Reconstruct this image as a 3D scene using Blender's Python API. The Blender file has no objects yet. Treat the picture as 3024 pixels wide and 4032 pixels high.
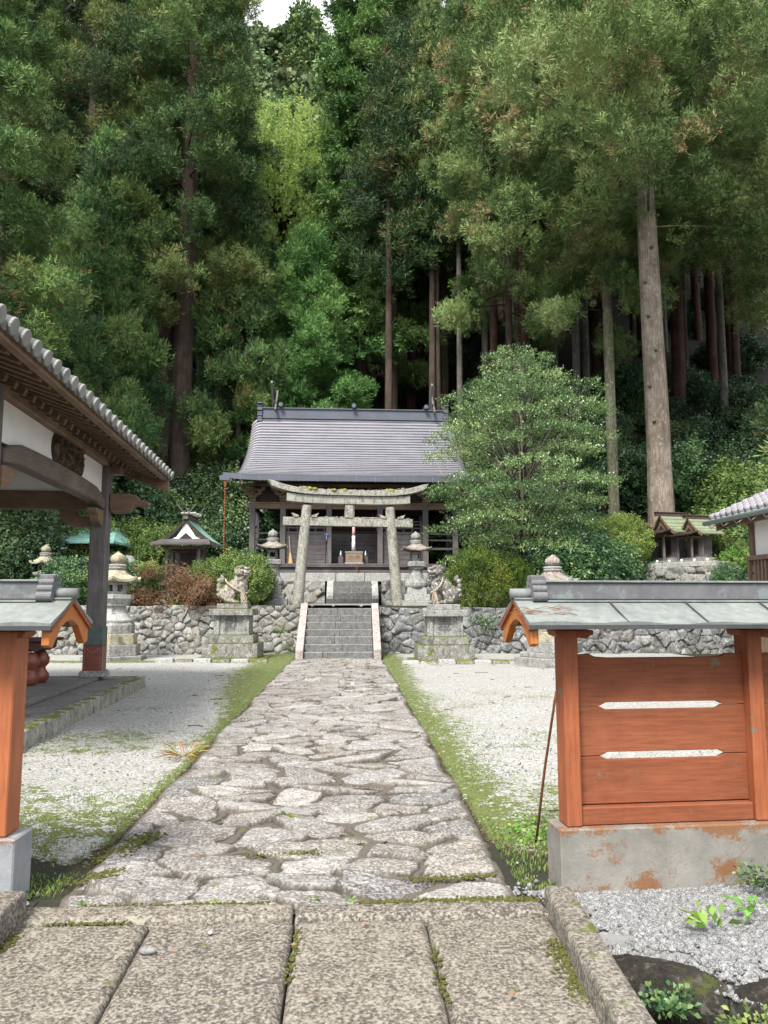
import bpy, bmesh, math, random
import numpy as np
from mathutils import Vector, Matrix, Euler
R = math.radians; PI = math.pi
rng = np.random.default_rng(7); random.seed(7)
S = bpy.context.scene
COL = S.collection
# ------------------------------------------------------------------ camera
cd = bpy.data.cameras.new('camera'); cam = bpy.data.objects.new('camera', cd); COL.objects.link(cam)
cam.location = (0.29, 0, 1.5); cam.rotation_euler = (R(90+6.76), 0, R(-2.6))
cd.sensor_width = 36; cd.lens = 27.03; cd.clip_end = 900; cd.clip_start = 0.05
S.camera = cam
# ------------------------------------------------------------------ world and sun
SUN_EL, SUN_AZ = 52, 206     # azimuth clockwise from +Y: behind the camera, to the left
w = bpy.data.worlds.new('World'); S.world = w; w.use_nodes = True
nt = w.node_tree; bg = nt.nodes['Background']
sky = nt.nodes.new('ShaderNodeTexSky'); sky.sky_type = 'NISHITA'; sky.sun_disc = False
sky.sun_elevation = R(SUN_EL); sky.sun_rotation = R(SUN_AZ)
tc = nt.nodes.new('ShaderNodeTexCoord'); no = nt.nodes.new('ShaderNodeTexNoise'); no.inputs['Scale'].default_value = 2.3; no.inputs['Detail'].default_value = 6
rp = nt.nodes.new('ShaderNodeValToRGB'); rp.color_ramp.elements[0].position = .36; rp.color_ramp.elements[1].position = .52
mx = nt.nodes.new('ShaderNodeMix'); mx.data_type = 'RGBA'; mx.inputs['B'].default_value = (9.5, 9.7, 10, 1)
nt.links.new(tc.outputs['Generated'], no.inputs['Vector']); nt.links.new(no.outputs['Fac'], rp.inputs['Fac'])
nt.links.new(rp.outputs['Color'], mx.inputs['Factor']); nt.links.new(sky.outputs['Color'], mx.inputs['A']); nt.links.new(mx.outputs['Result'], bg.inputs['Color'])
bg.inputs['Strength'].default_value = 0.11
sd = bpy.data.lights.new('sun', 'SUN'); sd.energy = 4.0; sd.angle = R(18); sd.color = (1, .95, .86)
so = bpy.data.objects.new('sun', sd); COL.objects.link(so)
sv = Vector((math.sin(R(SUN_AZ))*math.cos(R(SUN_EL)), math.cos(R(SUN_AZ))*math.cos(R(SUN_EL)), math.sin(R(SUN_EL))))
so.rotation_euler = (-sv).to_track_quat('-Z', 'Y').to_euler(); so.location = (0, 0, 60)
S.view_settings.view_transform = 'Standard'; S.view_settings.look = 'None'
S.view_settings.gamma = 1; S.view_settings.exposure = 0.95
S.cycles.max_bounces = 6; S.cycles.diffuse_bounces = 3; S.cycles.glossy_bounces = 2; S.cycles.transmission_bounces = 2
# ------------------------------------------------------------------ helpers
def hsh(i, j, s=0):
    v = np.sin(i*127.1 + j*311.7 + s*74.7)*43758.5453
    return v - np.floor(v)
def vnoise(x, y, s=0):
    x = np.asarray(x, float); y = np.asarray(y, float)
    i = np.floor(x); j = np.floor(y); u = x-i; v = y-j
    u = u*u*(3-2*u); v = v*v*(3-2*v)
    return (hsh(i, j, s)*(1-u)+hsh(i+1, j, s)*u)*(1-v)+(hsh(i, j+1, s)*(1-u)+hsh(i+1, j+1, s)*u)*v
def fbm(x, y, o=4, s=0):
    r = 0; a = .5
    for k in range(o): r = r+a*vnoise(x*2**k, y*2**k, s+k); a *= .5
    return r/(1-.5**o)
def sstep(a, b, x):
    t = np.clip((x-a)/(b-a), 0, 1); return t*t*(3-2*t)
def link(o, parent=None):
    COL.objects.link(o)
    if parent is not None: o.parent = parent
    return o
def tag(o, label=None, cat=None, group=None, kind=None):
    if label: o['label'] = label
    if cat: o['category'] = cat
    if group: o['group'] = group
    if kind: o['kind'] = kind
    return o
def thing(name, label, cat, loc=(0, 0, 0), rz=0, group=None, sc=None):
    o = bpy.data.objects.new(name, None); COL.objects.link(o); o.empty_display_size = .2
    o.location = loc; o.rotation_euler = (0, 0, rz)
    if sc: o.scale = (sc, sc, sc) if not isinstance(sc, tuple) else sc
    return tag(o, label, cat, group)
def copy_tree(o, parent=None):
    c = o.copy(); COL.objects.link(c); c.parent = parent
    for ch in list(o.children): copy_tree(ch, c)
    return c
def npmesh(name, V, Fc, mat, attrs=None, smooth=False):
    """V (n,3); Fc (m,k) int array with k = 3 or 4"""
    V = np.ascontiguousarray(V, dtype=np.float32); Fc = np.ascontiguousarray(Fc, dtype=np.int32)
    me = bpy.data.meshes.new(name); m, k = Fc.shape
    me.vertices.add(len(V)); me.vertices.foreach_set('co', V.ravel())
    me.loops.add(m*k); me.loops.foreach_set('vertex_index', Fc.ravel())
    me.polygons.add(m); me.polygons.foreach_set('loop_start', np.arange(0, m*k, k, dtype=np.int32))
    if smooth: me.polygons.foreach_set('use_smooth', np.ones(m, dtype=bool))
    me.update(calc_edges=True)
    for an, av in (attrs or {}).items():
        at = me.attributes.new(an, 'FLOAT', 'POINT'); at.data.foreach_set('value', np.ascontiguousarray(av, dtype=np.float32))
    if mat: me.materials.append(mat)
    return me
def npobj(name, V, Fc, mat, parent=None, attrs=None, smooth=False):
    return link(bpy.data.objects.new(name, npmesh(name, V, Fc, mat, attrs, smooth)), parent)
def gridfaces(nx, ny):
    i, j = np.meshgrid(np.arange(nx-1), np.arange(ny-1), indexing='ij')
    a = (i*ny+j).ravel(); return np.stack([a, a+ny, a+ny+1, a+1], 1)
class MB:
    def __init__(s): s.v = []; s.f = []
    def add(s, vs, fs):
        n = len(s.v); s.v += [tuple(v) for v in vs]; s.f += [tuple(i+n for i in f) for f in fs]; return s
    def box(s, x0, x1, y0, y1, z0, z1, tp=0, tpy=None, M=None):
        if tpy is None: tpy = tp
        vs = [(x0, y0, z0), (x1, y0, z0), (x1, y1, z0), (x0, y1, z0), (x0+tp, y0+tpy, z1), (x1-tp, y0+tpy, z1), (x1-tp, y1-tpy, z1), (x0+tp, y1-tpy, z1)]
        if M is not None: vs = [tuple(M @ Vector(v)) for v in vs]
        return s.add(vs, [(0, 3, 2, 1), (4, 5, 6, 7), (0, 1, 5, 4), (1, 2, 6, 5), (2, 3, 7, 6), (3, 0, 4, 7)])
    def beam(s, p, q, w, h, up=(0, 0, 1)):
        p = Vector(p); q = Vector(q); d = (q-p).normalized(); r = d.cross(Vector(up)).normalized(); u = r.cross(d)
        vs = [P+r*a*w/2+u*b*h/2 for P in (p, q) for a, b in ((-1, -1), (1, -1), (1, 1), (-1, 1))]
        return s.add(vs, [(0, 1, 2, 3), (7, 6, 5, 4), (0, 4, 5, 1), (1, 5, 6, 2), (2, 6, 7, 3), (3, 7, 4, 0)])
    def tube(s, pts, rad, n=8, cap=True):
        pts = [Vector(p) for p in pts]; rings = []
        if not isinstance(rad, (list, tuple)): rad = [rad]*len(pts)
        ref = Vector((0, 0, 1))
        d0 = (pts[-1]-pts[0]).normalized()
        if abs(d0.z) > .9: ref = Vector((0, 1, 0))
        for i, p in enumerate(pts):
            d = (pts[min(i+1, len(pts)-1)]-pts[max(i-1, 0)]).normalized()
            a = d.cross(ref).normalized(); b = a.cross(d)
            rings.append([p+(a*math.cos(2*PI*k/n)+b*math.sin(2*PI*k/n))*rad[i] for k in range(n)])
        vs = [v for r_ in rings for v in r_]; fs = []
        for i in range(len(pts)-1):
            for k in range(n): fs.append((i*n+k, i*n+(k+1) % n, (i+1)*n+(k+1) % n, (i+1)*n+k))
        if cap: fs += [tuple(range(n-1, -1, -1)), tuple((len(pts)-1)*n+k for k in range(n))]
        return s.add(vs, fs)
    def lathe(s, prof, n=16, c=(0, 0), rot=0, squash=1):
        vs = []; fs = []
        for r_, z in prof:
            for k in range(n):
                a = 2*PI*k/n+rot; vs.append((c[0]+r_*math.cos(a), c[1]+r_*math.sin(a)*squash, z))
        for i in range(len(prof)-1):
            for k in range(n): fs.append((i*n+k, i*n+(k+1) % n, (i+1)*n+(k+1) % n, (i+1)*n+k))
        fs += [tuple(range(n-1, -1, -1)), tuple((len(prof)-1)*n+k for k in range(n))]
        return s.add(vs, fs)
    def prism(s, poly, d0, d1, plane='xz'):
        """outline in a plane, thickness d0..d1 on the third axis"""
        n = len(poly)
        f3 = {'xz': lambda a, b, d: (a, d, b), 'yz': lambda a, b, d: (d, a, b), 'xy': lambda a, b, d: (a, b, d)}[plane]
        vs = [f3(a, b, d0) for a, b in poly]+[f3(a, b, d1) for a, b in poly]
        fs = [tuple(range(n)), tuple(range(2*n-1, n-1, -1))]+[(k, k+n, (k+1) % n+n, (k+1) % n) for k in range(n)]
        return s.add(vs, fs)
    def build(s, name, mat, parent=None, smooth=False, bevel=0, seg=1, M=None):
        me = bpy.data.meshes.new(name)
        vs = s.v if M is None else [tuple(M @ Vector(v)) for v in s.v]
        me.from_pydata(vs, [], s.f)
        bm = bmesh.new(); bm.from_mesh(me); bmesh.ops.recalc_face_normals(bm, faces=bm.faces); bm.to_mesh(me); bm.free()
        if smooth: me.polygons.foreach_set('use_smooth', [True]*len(me.polygons))
        me.materials.append(mat)
        o = link(bpy.data.objects.new(name, me), parent)
        if bevel:
            b = o.modifiers.new('bevel', 'BEVEL'); b.width = bevel; b.segments = seg; b.limit_method = 'ANGLE'; b.angle_limit = R(35)
        return o
def box(name, mat, parent, *a, bevel=.004, **k): return MB().box(*a, **k).build(name, mat, parent, bevel=bevel)
FONT = None
def text(name, s, mat, parent, loc, rot, size, ext=.004, sx=1):
    cu = bpy.data.curves.new(name, 'FONT'); cu.body = s; cu.size = size; cu.extrude = ext; cu.align_x = 'CENTER'; cu.align_y = 'CENTER'; cu.offset = size*.012
    to = bpy.data.objects.new(name, cu); COL.objects.link(to)
    dg = bpy.context.evaluated_depsgraph_get(); me = bpy.data.meshes.new_from_object(to.evaluated_get(dg))
    bpy.data.objects.remove(to); me.materials.clear(); me.materials.append(mat)
    o = link(bpy.data.objects.new(name, me), parent); o.location = loc; o.rotation_euler = rot; o.scale = (sx, 1, 1)
    return o
# ------------------------------------------------------------------ materials
def newmat(name):
    m = bpy.data.materials.new(name); m.use_nodes = True; t = m.node_tree
    return m, t, t.nodes['Principled BSDF']
def N(t, kind, **kw):
    n = t.nodes.new(kind)
    for k, v in kw.items():
        if k in n.inputs: n.inputs[k].default_value = v
        else: setattr(n, k, v)
    return n
def coords(t, scale=(1, 1, 1), world=False):
    if world:
        g = N(t, 'ShaderNodeNewGeometry'); src = g.outputs['Position']
    else:
        c = N(t, 'ShaderNodeTexCoord'); src = c.outputs['Object']
    m = N(t, 'ShaderNodeMapping'); m.inputs['Scale'].default_value = scale; t.links.new(src, m.inputs['Vector']); return m.outputs['Vector']
def noise(t, vec, scale, detail=5, rough=.6, dist=0):
    n = N(t, 'ShaderNodeTexNoise'); n.inputs['Scale'].default_value = scale; n.inputs['Detail'].default_value = detail
    n.inputs['Roughness'].default_value = rough; n.inputs['Distortion'].default_value = dist; t.links.new(vec, n.inputs['Vector']); return n.outputs['Fac']
def ramp(t, fac, stops):
    r = N(t, 'ShaderNodeValToRGB'); e = r.color_ramp.elements
    while len(e) < len(stops): e.new(.5)
    for k, (p, c) in enumerate(stops):
        e[k].position = p; e[k].color = (c, c, c, 1) if not isinstance(c, tuple) else (*c, 1)
    t.links.new(fac, r.inputs['Fac']); return r.outputs['Color']
def mix(t, fac, a, b, mode='MIX'):
    m = N(t, 'ShaderNodeMix', data_type='RGBA', blend_type=mode)
    for sock, v in (('Factor', fac), ('A', a), ('B', b)):
        if isinstance(v, (int, float)): m.inputs[sock].default_value = v
        elif isinstance(v, tuple): m.inputs[sock].default_value = (*v, 1)
        else: t.links.new(v, m.inputs[sock])
    return m.outputs['Result']
def bump(t, b, h, strength=.5, dist=.02):
    n = N(t, 'ShaderNodeBump'); n.inputs['Strength'].default_value = strength; n.inputs['Distance'].default_value = dist
    t.links.new(h, n.inputs['Height']); t.links.new(n.outputs['Normal'], b.inputs['Normal'])
def attr(t, name):
    a = N(t, 'ShaderNodeAttribute', attribute_name=name); return a.outputs['Fac']
def math_(t, op, a, b=0.):
    m = N(t, 'ShaderNodeMath', operation=op)
    for k, v in enumerate((a, b)):
        if isinstance(v, (int, float)): m.inputs[k].default_value = v
        else: t.links.new(v, m.inputs[k])
    return m.outputs[0]
def upness(t):
    g = N(t, 'ShaderNodeNewGeometry'); s = N(t, 'ShaderNodeSeparateXYZ'); t.links.new(g.outputs['Normal'], s.inputs[0]); return s.outputs['Z']
def wood(name, c1, c2, axis='z', rough=.75, grain=1., spec=.3, patches=None):
    m, t, b = newmat(name)
    sc = {'x': (.6, 9, 9), 'y': (9, .6, 9), 'z': (9, 9, .6)}[axis]
    v = coords(t, tuple(s*grain for s in sc)); n1 = noise(t, v, 3, 6, .65, .6); v2 = coords(t); n2 = noise(t, v2, 2.2, 4)
    c = ramp(t, n1, [(.3, c1), (.7, c2)]); c = mix(t, ramp(t, n2, [(.35, 0.), (.7, .5)]), c, tuple(x*.62 for x in c1))
    ng = noise(t, coords(t, tuple(s*3.2*grain for s in sc)), 4, 4, .75); c = mix(t, ramp(t, ng, [(.38, .42), (.56, 0.)]), c, tuple(x*.45 for x in c1)); c = mix(t, ramp(t, noise(t, coords(t), 1.3, 5, .7), [(.5, 0.), (.75, .35)]), c, tuple(min(1, x*1.35+.02) for x in c2))
    if patches:
        n3 = noise(t, coords(t, (1, 1, 1)), patches[1], 7, .7); c = mix(t, ramp(t, n3, [(patches[2], 0.), (patches[2]+.04, 1.)]), c, patches[0])
    t.links.new(c, b.inputs['Base Color']); b.inputs['Roughness'].default_value = rough; b.inputs['Specular IOR Level'].default_value = spec
    bump(t, b, n1, .35, .006); return m
def stone(name, c1, c2, lichen=.4, moss=0., speck=.4, rough=.9, scale=1., attrs=False, joint=(.1, .085, .07), lc=(.55, .56, .52), bd=.012, stain=.3, mossc=(.06, .07, .012), world=False, riser_shade=0, orand=0):
    m, t, b = newmat(name); v = coords(t, world=world)
    n1 = noise(t, v, 3.2*scale, 6, .62); n2 = noise(t, v, 26*scale, 5, .7); n3 = noise(t, v, 7*scale, 8, .68, .4)
    c = ramp(t, n1, [(.32, c1), (.68, c2)])
    if orand:
        oi = N(t, 'ShaderNodeObjectInfo'); c = mix(t, 1., c, ramp(t, oi.outputs['Random'], [(0., (1-orand, 1-orand*1.1, 1-orand)), (1., (1.08, 1.06, 1.))]), 'MULTIPLY')
    if attrs:
        tv = attr(t, 'tint'); c = mix(t, 1., c, ramp(t, tv, [(0., (.62, .63, .68)), (.3, (1.0, .93, .86)), (.5, (.86, .81, .81)), (.75, (1.12, 1.12, 1.16)), (1., (1.5, 1.48, 1.46))]), 'MULTIPLY')
    c = mix(t, math_(t, 'MULTIPLY', ramp(t, n2, [(.5, 0.), (.575, 1.)]), speck), c, tuple(min(1, x*1.7) for x in c2))
    c = mix(t, math_(t, 'MULTIPLY', ramp(t, n2, [(.4, 1.), (.46, 0.)]), speck), c, tuple(x*.4 for x in c1))
    if lichen: c = mix(t, math_(t, 'MULTIPLY', ramp(t, n3, [(.56, 0.), (.61, 1.)]), lichen), c, lc)
    if stain:
        n4 = noise(t, coords(t, (2, 2, .7), world), 3.1*scale, 6, .7); c = mix(t, math_(t, 'MULTIPLY', ramp(t, n4, [(.5, 0.), (.66, 1.)]), stain), c, (.035, .035, .03))
    if attrs: c = mix(t, attr(t, 'joint'), c, joint); c = mix(t, math_(t, 'MULTIPLY', attr(t, 'crev'), .85), c, (.028, .024, .018))
    if riser_shade:
        c = mix(t, ramp(t, upness(t), [(.3, riser_shade), (.9, 0.)]), c, (.05, .05, .048))  # steep faces mixed darker: shade of the step fronts put into the colour
    if moss:
        n5 = noise(t, v, 2.6*scale, 6, .7); up = math_(t, 'MULTIPLY', math_(t, 'ADD', upness(t), .25), .35)
        c = mix(t, ramp(t, math_(t, 'ADD', n5, math_(t, 'MULTIPLY', up, moss)), [(.66, 0.), (.74, 1.)]), c, mix(t, n2, mossc, tuple(x*2 for x in mossc)))
    t.links.new(c, b.inputs['Base Color']); b.inputs['Roughness'].default_value = rough; b.inputs['Specular IOR Level'].default_value = .25
    h = math_(t, 'ADD', math_(t, 'MULTIPLY', n2, .5), n3); bump(t, b, h, .7, bd); return m
def plain(name, c, rough=.6, metal=0., var=.25, scale=6, spec=.4, bd=0.):
    m, t, b = newmat(name); v = coords(t); n = noise(t, v, scale, 5)
    t.links.new(mix(t, ramp(t, n, [(.3, 0.), (.7, 1.)]), tuple(x*(1-var) for x in c), tuple(min(1, x*(1+var)) for x in c)), b.inputs['Base Color'])
    b.inputs['Roughness'].default_value = rough; b.inputs['Metallic'].default_value = metal; b.inputs['Specular IOR Level'].default_value = spec
    if bd: bump(t, b, n, .5, bd)
    return m
def leafmat(name, cols, rough=.6, spec=.2, transl=.1):
    m, t, b = newmat(name)
    tv = attr(t, 'tint'); oi = N(t, 'ShaderNodeObjectInfo')
    c = ramp(t, tv, [(k/(len(cols)-1), cc) for k, cc in enumerate(cols)])
    hs = N(t, 'ShaderNodeHueSaturation'); t.links.new(c, hs.inputs['Color'])
    t.links.new(math_(t, 'ADD', math_(t, 'MULTIPLY', oi.outputs['Random'], .03), .485), hs.inputs['Hue'])
    t.links.new(math_(t, 'ADD', math_(t, 'MULTIPLY', oi.outputs['Random'], .3), .85), hs.inputs['Value'])
    t.links.new(hs.outputs['Color'], b.inputs['Base Color']); b.inputs['Roughness'].default_value = rough; b.inputs['Specular IOR Level'].default_value = spec
    tr = N(t, 'ShaderNodeBsdfTranslucent'); t.links.new(hs.outputs['Color'], tr.inputs['Color'])
    ms = N(t, 'ShaderNodeMixShader'); ms.inputs[0].default_value = transl
    t.links.new(b.outputs[0], ms.inputs[1]); t.links.new(tr.outputs[0], ms.inputs[2]); t.links.new(ms.outputs[0], t.nodes['Material Output'].inputs['Surface'])
    return m
def bark(name, c1, c2, lich=0., lc=(.45, .48, .42), moss=None):
    m, t, b = newmat(name); v = coords(t, (7, 7, .55)); n1 = noise(t, v, 3, 6, .7, .5)
    c = ramp(t, n1, [(.32, c1), (.66, c2)]); v2 = coords(t); n2 = noise(t, v2, 1.1, 3); c = mix(t, ramp(t, n2, [(.4, 0.), (.62, .6)]), c, tuple(x*.6 for x in c1))
    if moss: c = mix(t, ramp(t, noise(t, coords(t, (1, 1, .3)), .9, 4), [(.42, 0.), (.6, .8)]), c, moss)
    if lich: c = mix(t, math_(t, 'MULTIPLY', ramp(t, noise(t, coords(t, (1, 1, .6)), 9, 7, .75), [(.55, 0.), (.6, 1.)]), lich), c, lc)
    t.links.new(c, b.inputs['Base Color']); b.inputs['Roughness'].default_value = .9; b.inputs['Specular IOR Level'].default_value = .15
    bump(t, b, n1, .9, .05); return m
M = {}
M['wood_grey'] = wood('weathered_grey_wood', (.10, .088, .09), (.19, .172, .175), 'z')
M['wood_grey_x'] = wood('weathered_grey_wood_boards', (.065, .058, .06), (.15, .135, .14), 'x')
M['wood_grey_y'] = wood('weathered_grey_wood_beam', (.11, .085, .072), (.2, .16, .14), 'y')
M['wood_brown_x'] = wood('brown_wood_cross', (.13, .083, .055), (.25, .165, .11), 'x')
M['wood_brown_y'] = wood('brown_wood_long', (.15, .1, .068), (.29, .19, .13), 'y')
M['wood_brown_z'] = wood('brown_wood_upright', (.13, .09, .065), (.24, .165, .12), 'z')
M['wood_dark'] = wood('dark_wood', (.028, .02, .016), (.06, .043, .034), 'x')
M['wood_tan'] = wood('tan_eave_wood', (.14, .09, .06), (.27, .19, .13), 'x')
M['vermilion'] = wood('vermilion_paint', (.26, .075, .03), (.33, .105, .045), 'z', .65, .5, .3, ((.15, .12, .09), 3.4, .585))
M['vermilion_x'] = wood('vermilion_painted_boards', (.2, .06, .027), (.27, .09, .042), 'x', .7, .6, .25, ((.14, .1, .075), 4.6, .625))
M['orange'] = wood('orange_gable_paint', (.42, .14, .036), (.5, .18, .05), 'z', .5, .4, .35, ((.3, .2, .12), 4, .74))
M['orange_post'] = wood('orange_faded_paint', (.33, .1, .04), (.41, .14, .058), 'z', .5, .4, .35, ((.35, .22, .13), 4, .75))
M['plaster'] = plain('white_plaster', (.78, .77, .76), .85, var=.05, scale=2)
M['path'] = stone('path_stone', (.12, .112, .104), (.25, .241, .229), .5, .10, .6, scale=2.2, attrs=True, joint=(.105, .09, .074), lc=(.4, .4, .395), stain=.15, bd=.014)
M['slab'] = stone('granite_slab', (.098, .087, .074), (.18, .162, .139), .6, .06, .8, scale=2.3, lc=(.28, .255, .215), stain=.3, orand=.22, bd=.01)
M['curb'] = stone('granite_curb', (.09, .08, .068), (.18, .162, .138), .5, .22, .7, scale=2.2, lc=(.38, .36, .32), stain=.3, bd=.012)
M['granite'] = stone('grey_granite', (.15, .15, .142), (.26, .26, .25), .3, .0, .5, scale=1.5, stain=.5)
M['granite_step'] = stone('step_granite', (.15, .15, .147), (.25, .25, .245), .2, .0, .6, scale=1.5, stain=.5, riser_shade=.5)
M['granite_pink'] = stone('pinkish_granite', (.23, .18, .165), (.35, .31, .295), .35, .0, .5, scale=1.5, stain=.25)
M['granite_pale'] = stone('pale_granite', (.22, .22, .212), (.34, .34, .33), .3, .0, .5, scale=1.5, stain=.3)
M['stone_moss'] = stone('mossy_granite', (.12, .12, .11), (.22, .215, .2), .4, .8, .5, scale=1.3, stain=.65, mossc=(.07, .08, .012))
M['stone_yellow'] = stone('yellowed_granite', (.22, .2, .135), (.36, .33, .24), .3, .1, .4, scale=1.3, stain=.45)
M['stone_red'] = stone('reddish_roof_stone', (.16, .13, .12), (.26, .225, .205), .8, .2, .3, scale=1.2, lc=(.42, .4, .4), stain=.2)
M['lion'] = stone('lichened_statue_stone', (.07, .063, .052), (.2, .19, .17), .9, .12, .5, scale=2.2, lc=(.5, .49, .48), stain=.7, bd=.02)
M['lion_dark'] = stone('mossy_statue_stone', (.15, .135, .11), (.3, .28, .24), .6, .55, .5, scale=2.2, lc=(.6, .58, .56), stain=.75, bd=.02, mossc=(.08, .07, .02))
M['wall_l'] = stone('pale_wall_stone', (.15, .15, .138), (.26, .26, .243), .3, .05, .4, scale=1.4, attrs=True, joint=(.045, .043, .038), stain=.3, lc=(.42, .43, .41))
M['wall_r'] = stone('dark_wall_stone', (.095, .1, .1), (.21, .215, .215), .5, .16, .4, scale=1.2, attrs=True, joint=(.035, .032, .025), stain=.6, lc=(.42, .43, .42))
M['torii'] = stone('torii_granite', (.17, .167, .145), (.29, .285, .25), .35, .1, .6, scale=1.4, stain=.6, lc=(.4, .42, .36))
M['rock_dark'] = stone('wet_mossy_rock', (.008, .0075, .006), (.03, .026, .02), .1, .3, .2, scale=2, stain=.4, mossc=(.035, .04, .01))
M['carved'] = plain('shaded_carving', (.1, .1, .1), .9)
M['text_dark'] = plain('faded_ink', (.2, .13, .08), .9)
M['concrete_p'] = stone('platform_concrete', (.1, .095, .09), (.17, .16, .155), .1, .0, .3, scale=1.2, stain=.3)
M['concrete_e'] = stone('platform_edge_stone', (.16, .155, .135), (.33, .32, .28), .2, .55, .3, scale=1.6, stain=.7)
M['roof'] = None
M['copper'] = stone('weathered_copper_sheet', (.13, .142, .138), (.2, .215, .207), .25, .0, .12, rough=.6, scale=.8, lc=(.24, .3, .27), stain=.2, bd=.0015)
M['copper_dark'] = stone('dark_copper_sheet', (.095, .095, .102), (.145, .145, .155), .2, .0, .1, rough=.5, scale=1, lc=(.3, .42, .4), stain=.1, bd=.001)
M['edge_metal'] = plain('dark_eave_metal', (.05, .05, .055), .45)
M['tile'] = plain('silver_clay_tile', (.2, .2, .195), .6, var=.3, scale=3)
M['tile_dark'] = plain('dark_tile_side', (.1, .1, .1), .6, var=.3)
M['tile_lilac'] = plain('pale_lilac_tile', (.25, .24, .265), .5, var=.2, scale=3)
M['green_copper'] = plain('green_patina_copper', (.22, .42, .36), .6, var=.3, scale=2)
M['cedar_shingle'] = wood('greenish_shingle', (.16, .19, .12), (.27, .31, .2), 'x')
M['red_brown'] = plain('reddish_copper_cladding', (.16, .045, .03), .4, var=.3)
M['maroon'] = plain('dull_maroon_ridge', (.085, .05, .048), .6, var=.3)
M['verdigris'] = plain('dark_green_copper_cladding', (.06, .085, .075), .5, var=.3)
M['rope'] = plain('straw_rope', (.36, .3, .24), .95, var=.3, scale=40)
M['copper_bright'] = plain('bright_copper_cup', (.55, .2, .09), .35, .6, var=.2)
M['rust'] = plain('rusty_iron', (.17, .055, .025), .8, var=.35, scale=20)
M['blue_metal'] = plain('blue_grey_ridge_metal', (.085, .095, .125), .5, var=.12, scale=2)
M['gold'] = plain('gilt_fitting', (.6, .38, .05), .4, .3)
M['glass'] = plain('clear_plastic_bottle', (.5, .55, .6), .15, var=.1)
M['white'] = plain('white_paint', (.75, .75, .76), .6, var=.05)
M['black'] = plain('black_opening', (.006, .006, .006), .9)
M['pebble'] = stone('pale_gravel_pebble', (.1, .104, .108), (.24, .245, .25), .3, .0, .7, scale=7, stain=0, attrs=True, joint=(.2, .2, .2), lc=(.5, .5, .5), world=True)
# ================================================================== TERRAIN
TZ = 1.42; T2 = 2.32
def hill(x, y):
    sd_ = sstep(4.5, 9, np.abs(x-.5)); y0 = 34-3.2*sd_-2.5*sstep(8, 14, x)
    d = np.maximum(y-y0, 0)
    h = np.where(d < 28, .80*d, 22.4+(d-28)*1.02); h = np.minimum(h, 77+.1*np.maximum(d-86, 0))
    return h+(fbm(x*.12, y*.12, 4, 3)-.5)*2.2*sstep(0, 6, d)+(fbm(x*.02, y*.02, 3, 9)-.5)*26*sstep(30, 100, d)
def ter(x, y):
    x = np.asarray(x, float); y = np.asarray(y, float)
    base = np.where(y < 23.4, -.012, np.where(y < 29.0, TZ, T2))
    base = np.where((y > 29.0) & (np.abs(x-.45) > 14), T2, base)
    ditch = (sstep(3.72, 3.3, y)-sstep(1.6, 1.2, y))*1.15
    return base-np.where(y < 5, ditch, 0)+np.where(y > 29.0, hill(x, y), 0)
xs = np.unique(np.concatenate([np.arange(-260, -30, 10), np.arange(-30, 30.1, 1.0), np.arange(40, 261, 10)]))
ys = np.unique(np.concatenate([[-300, -120, -40, -10, 0, 1.2, 1.6, 2.4, 3.3, 3.5, 3.72, 4.2, 8, 14, 23.38, 23.42, 26, 28.98, 29.02], np.arange(30, 70, 1.0), np.arange(70, 380, 5)]))
X, Y = np.meshgrid(xs, ys, indexing='ij'); Z = ter(X, Y)
m, t, b = newmat('forest_floor')
v = coords(t); n1 = noise(t, v, .8, 8, .7); n2 = noise(t, v, 9, 6, .7)
c = ramp(t, n1, [(.35, (.014, .013, .007)), (.55, (.02, .022, .01)), (.68, (.02, .034, .009))]); c = mix(t, ramp(t, n2, [(.5, 0.), (.62, .4)]), c, (.045, .04, .022))
t.links.new(c, b.inputs['Base Color']); b.inputs['Roughness'].default_value = 1; bump(t, b, n2, .8, .05); M['floor'] = m
o = npobj('hillside_ground', np.stack([X, Y, Z], -1).reshape(-1, 3), gridfaces(len(xs), len(ys)), m, smooth=False); tag(o, kind='structure')
# ---- courtyard: pale crushed gravel with moss and grass along the path
def warp(x, y, a=.3, f=1.2, s=0): return x+a*(fbm(x*f, y*f, 3, s)-.5), y+a*(fbm(x*f, y*f, 3, s+5)-.5)
def green_amount(x, y):
    e = np.abs(x)-1.15; k = fbm(x*1.1, y*.8, 4, 2)
    wL = .22+.75*sstep(8.5, 14, y)
    wR = .30+.75*k
    gL = 1-sstep(.0, wL*(.5+k), e-(.04+.62*sstep(9, 18, y)))
    gR = 1-sstep(.0, wR*1.25, e-.03-.25*sstep(14, 20, y))
    g = np.where(x < 0, gL, gR)
    g = np.maximum(g, 1-sstep(.3, 1.0, np.abs(y-20.3)+.8*k-.2))                       # strip before the walls
    near = sstep(7.4, 5.2, y)
    g = np.maximum(g, near*.8*sstep(.38, .66, k+.1))
    g = np.maximum(g, .6*sstep(.52, .7, fbm(x*.8+3, y*.8, 4, 11))*sstep(17, 9, y))
    g = np.maximum(g, .9*sstep(.5, 0, np.abs(x+3.0))*sstep(9.5, 6, y))
    return np.clip(g, 0, 1)
def soil_amount(x, y):
    k = fbm(x*1.7, y*1.7, 4, 21); e = np.abs(x)-1.15
    s = sstep(.5, .0, e+.5*k-.15)*sstep(7, 4.6, y)
    s = np.maximum(s, sstep(5.2, 4.5, y+.9*(k-.5)))
    s = np.maximum(s, sstep(.1, .02, e)*.8)
    return np.clip(s, 0, 1)
xs = np.arange(-9, 10.01, .045); ys = np.concatenate([np.arange(3.72, 10, .04), np.arange(10, 23.05, .08)])
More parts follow.
